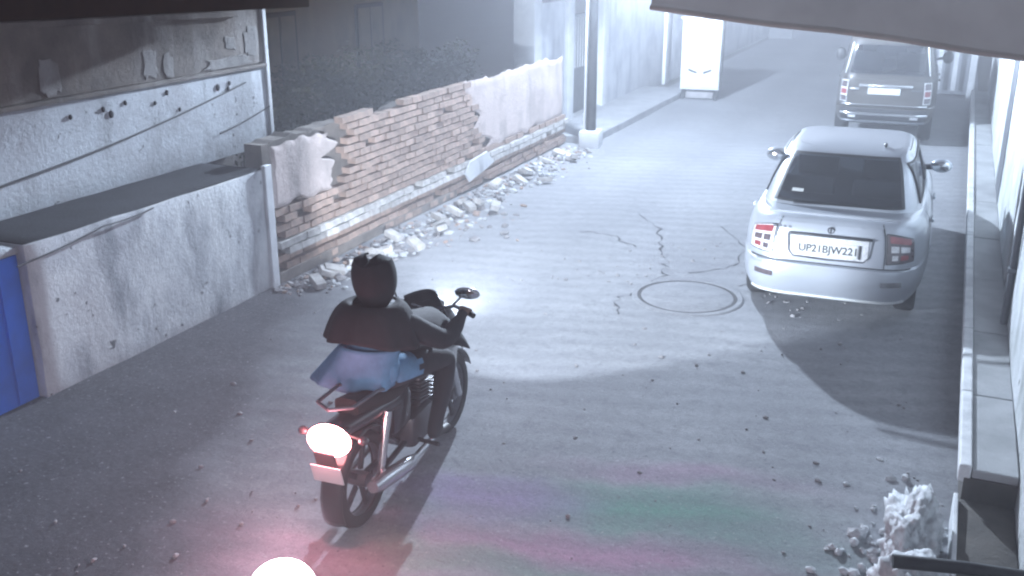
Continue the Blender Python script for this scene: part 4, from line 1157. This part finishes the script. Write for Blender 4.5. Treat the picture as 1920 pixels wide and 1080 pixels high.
# ------------------------------------------------------------------ rider
def skin_mesh(name, pts, edges, radii, root, mats, sub=2):
    me = bpy.data.meshes.new(name); me.from_pydata([tuple(p) for p in pts], edges, [])
    o = bpy.data.objects.new(name, me); COL.objects.link(o)
    o.modifiers.new('skin', 'SKIN').use_smooth_shade = True
    for i, r in enumerate(radii):
        sv = me.skin_vertices[0].data[i]; sv.radius = (r, r) if not isinstance(r, tuple) else r; sv.use_root = (i == root)
    sb = o.modifiers.new('sub', 'SUBSURF'); sb.levels = sub; sb.render_levels = sub
    dg = bpy.context.evaluated_depsgraph_get(); dg.update()
    new = bpy.data.meshes.new_from_object(o.evaluated_get(dg)); bpy.data.objects.remove(o)
    new.name = name; new.materials.clear()
    for m in mats: new.materials.append(m)
    for q in new.polygons: q.use_smooth = True
    return new
def rider():
    pr = thing('person', 'rider in a dark hooded shawl sitting on the moving motorcycle', 'person', BIKE, R(3))
    J, E_, Rr = [], [], []
    def j(p, r, par=None):
        J.append(p); Rr.append(r)
        if par is not None: E_.append((par, len(J) - 1))
        return len(J) - 1
    pel = j((0, -.40, .88), (.155, .13)); sp1 = j((0, -.42, .99), (.15, .12), pel); sp2 = j((0, -.41, 1.10), (.17, .125), sp1); chest = j((0, -.37, 1.19), (.175, .12), sp2)
    nk = j((0, -.34, 1.275), (.060, .060), chest); h0 = j((0, -.325, 1.335), (.068, .080), nk); h1 = j((0, -.315, 1.405), (.078, .098), h0); h2 = j((0, -.32, 1.475), (.055, .07), h1)
    for s in (-1, 1):
        sh = j((s * .19, -.35, 1.195), (.082, .082), chest); ua = j((s * .265, -.24, 1.10), (.075, .075), sh); el = j((s * .335, -.12, 1.02), (.068, .068), ua)
        fa = j((s * .338, .04, 1.05), (.055, .055), el); wr = j((s * .330, .165, 1.085), (.030, .032), fa); pm = j((s * .327, .215, 1.095), (.040, .028), wr)
        # four fingers over the grip and a thumb underneath
        for k in range(4):
            fx = s * (.292 + .024 * k); fl = (.9, 1.0, 1.0, .85)[k]
            a = j((fx, .238 - .012 * k, 1.108), (.011, .011), pm)
            b = j((fx - s * .004, .238 - .012 * k + .036 * fl, 1.098), (.0095, .0095), a)
            c = j((fx - s * .006, .238 - .012 * k + .040 * fl, 1.066), (.009, .009), b)
        t1 = j((s * .280, .212, 1.075), (.012, .012), pm); t2 = j((s * .272, .235, 1.052), (.010, .010), t1)
        hip = j((s * .095, -.36, .87), (.105, .105), pel); th = j((s * .19, -.08, .86), (.092, .092), hip); kn = j((s * .235, .14, .80), (.070, .070), th)
        cf = j((s * .23, .06, .58), (.060, .060), kn); an = j((s * .215, -.06, .37), (.042, .042), cf)
        hl_ = j((s * .215, -.10, .325), (.036, .036), an); ft = j((s * .222, .04, .325), (.038, .030), an); toe = j((s * .226, .13, .325), (.034, .022), ft)
    me = skin_mesh('body', J, E_, Rr, 0, [M['jacket'], M['trousers'], M['skin'], M['shoe'], M['blue_cloth']])
    for q in me.polygons:
        c = q.center
        if abs(c.x) > .262 and c.y > .175 and c.z > 1.0: q.material_index = 2
        elif c.z > 1.305 and c.y > -.30: q.material_index = 2
        elif c.z < .385: q.material_index = 3
        elif c.z < .84 or c.y > -.16 and c.z < .96: q.material_index = 1
        elif c.z < 1.2 and abs(c.x) < .23 and c.y < -.22: q.material_index = 4
    body = bpy.data.objects.new('body', me); COL.objects.link(body); body.parent = pr
    # face: nose, eyes, ears
    fc = MB(); fc.ell((0, -0.210, 1.375), (.016, .026, .026), 10, 8); fc.build('nose', M['skin'], body, True)
    for s in (-1, 1):
        MB().ell((s * .032, -0.226, 1.405), (.013, .009, .009), 10, 8).build('eye', M['plate_white'], body, True)
        MB().ell((s * .078, -0.310, 1.385), (.014, .024, .034), 10, 8).build('ear', M['skin'], body, True)
    MB().ell((0, -0.222, 1.340), (.026, .010, .007), 10, 6).build('mouth', M['skin'], body, True)
    # hooded shawl: hood open to the front with two soft corners, cape over the shoulders
    def hood(u, v):
        a = PI * (-.14) + u * PI * 1.28          # from right cheek round the back to left cheek
        rr = .118 * math.sin(PI * (.16 + .84 * (1 - v) ** .8) if v < 1 else .1) ** .55
        z = 1.36 + .30 * v
        peak = .035 * max(0, v - .6) * (1 + 2.2 * abs(math.cos(a)))
        return Vector((rr * math.cos(a) * (1.0 + .03 * math.sin(7 * a)), -.325 - rr * 1.12 * math.sin(a) - .03 * v, z - .115 + peak))
    hm = MB().grid(hood, 28, 14).build('hood', M['jacket'], pr, True)
    md = hm.modifiers.new('thick', 'SOLIDIFY'); md.thickness = .012; md.offset = 1
    MB().ell((.012, -.345, 1.495), (.092, .108, .055), 18, 10).build('hood_top', M['jacket'], hm, True)
    MB().ell((-.045, -.35, 1.512), (.05, .065, .05), 14, 10).build('hood_fold', M['jacket'], hm, True)
    def cape(u, v):
        a = PI * (-.30) + u * PI * 1.6
        wx, wy = .125 + .165 * v ** .55, .125 + .075 * v ** .6
        z = 1.42 - .19 * v ** 1.6 - .05 * abs(math.cos(a)) * v
        k = 1 + .05 * math.sin(9 * a) * v
        return Vector((wx * k * math.cos(a) - .02 * v, -.365 - wy * k * math.sin(a), z - .115))
    cm = MB().grid(cape, 44, 14).build('shawl', M['jacket'], pr, True)
    md = cm.modifiers.new('thick', 'SOLIDIFY'); md.thickness = .012; md.offset = 1
    # long blue shirt skirt, blown out to the left behind the seat
    def skirt(u, v):
        a = 2 * PI * u
        cx, cy = math.cos(a), math.sin(a)
        fl = 1 + (.40 if cx < 0 else .08) * v * abs(cx) + (.22 * v if cy < 0 else 0)
        k = 1 + .05 * math.sin(8 * a) * v
        return Vector((.185 * fl * k * cx - .10 * v, -.41 + .150 * fl * k * cy, 1.07 - .25 * v + .012 * v * math.sin(5 * a)))
    tm = MB().grid(skirt, 48, 10).build('shirt_skirt', M['blue_cloth'], pr, True)
    md = tm.modifiers.new('thick', 'SOLIDIFY'); md.thickness = .006
    # the shawl's front falls over both arms down to the tank
    def drape(u, v):
        q = (u - .5) * 2
        y = -.30 + .42 * v
        w = .27 + .13 * v
        return Vector((w * q, y, 1.245 - .11 * v - (.10 + .16 * v) * abs(q) ** 3.2 + .012 * math.sin(q * 9 + v * 5) - .03 * math.cos(q * PI) * v * (1 - abs(q))))
    dm = MB().grid(drape, 30, 16).build('shawl_front', M['jacket'], pr, True)
    md = dm.modifiers.new('thick', 'SOLIDIFY'); md.thickness = .010
    return pr
rider()

# ------------------------------------------------------------------ night haze
hz = MB().b2((-40, -8, -1.2), (30, 70, 7.5)).build('haze', None)
hz.data.materials.clear()
hm_ = bpy.data.materials.new('haze'); hm_.use_nodes = True
nt = hm_.node_tree.nodes; nt.remove(nt['Principled BSDF'])
pv_ = nt.new('ShaderNodeVolumePrincipled'); pv_.inputs['Density'].default_value = .021; pv_.inputs['Color'].default_value = (.9, .92, 1.0, 1); pv_.inputs['Anisotropy'].default_value = .1
hm_.node_tree.links.new(pv_.outputs[0], nt['Material Output'].inputs['Volume'])
hz.data.materials.append(hm_)
tag(hz, 'thin night haze filling the lane', kind='stuff')
hz.display_type = 'WIRE'
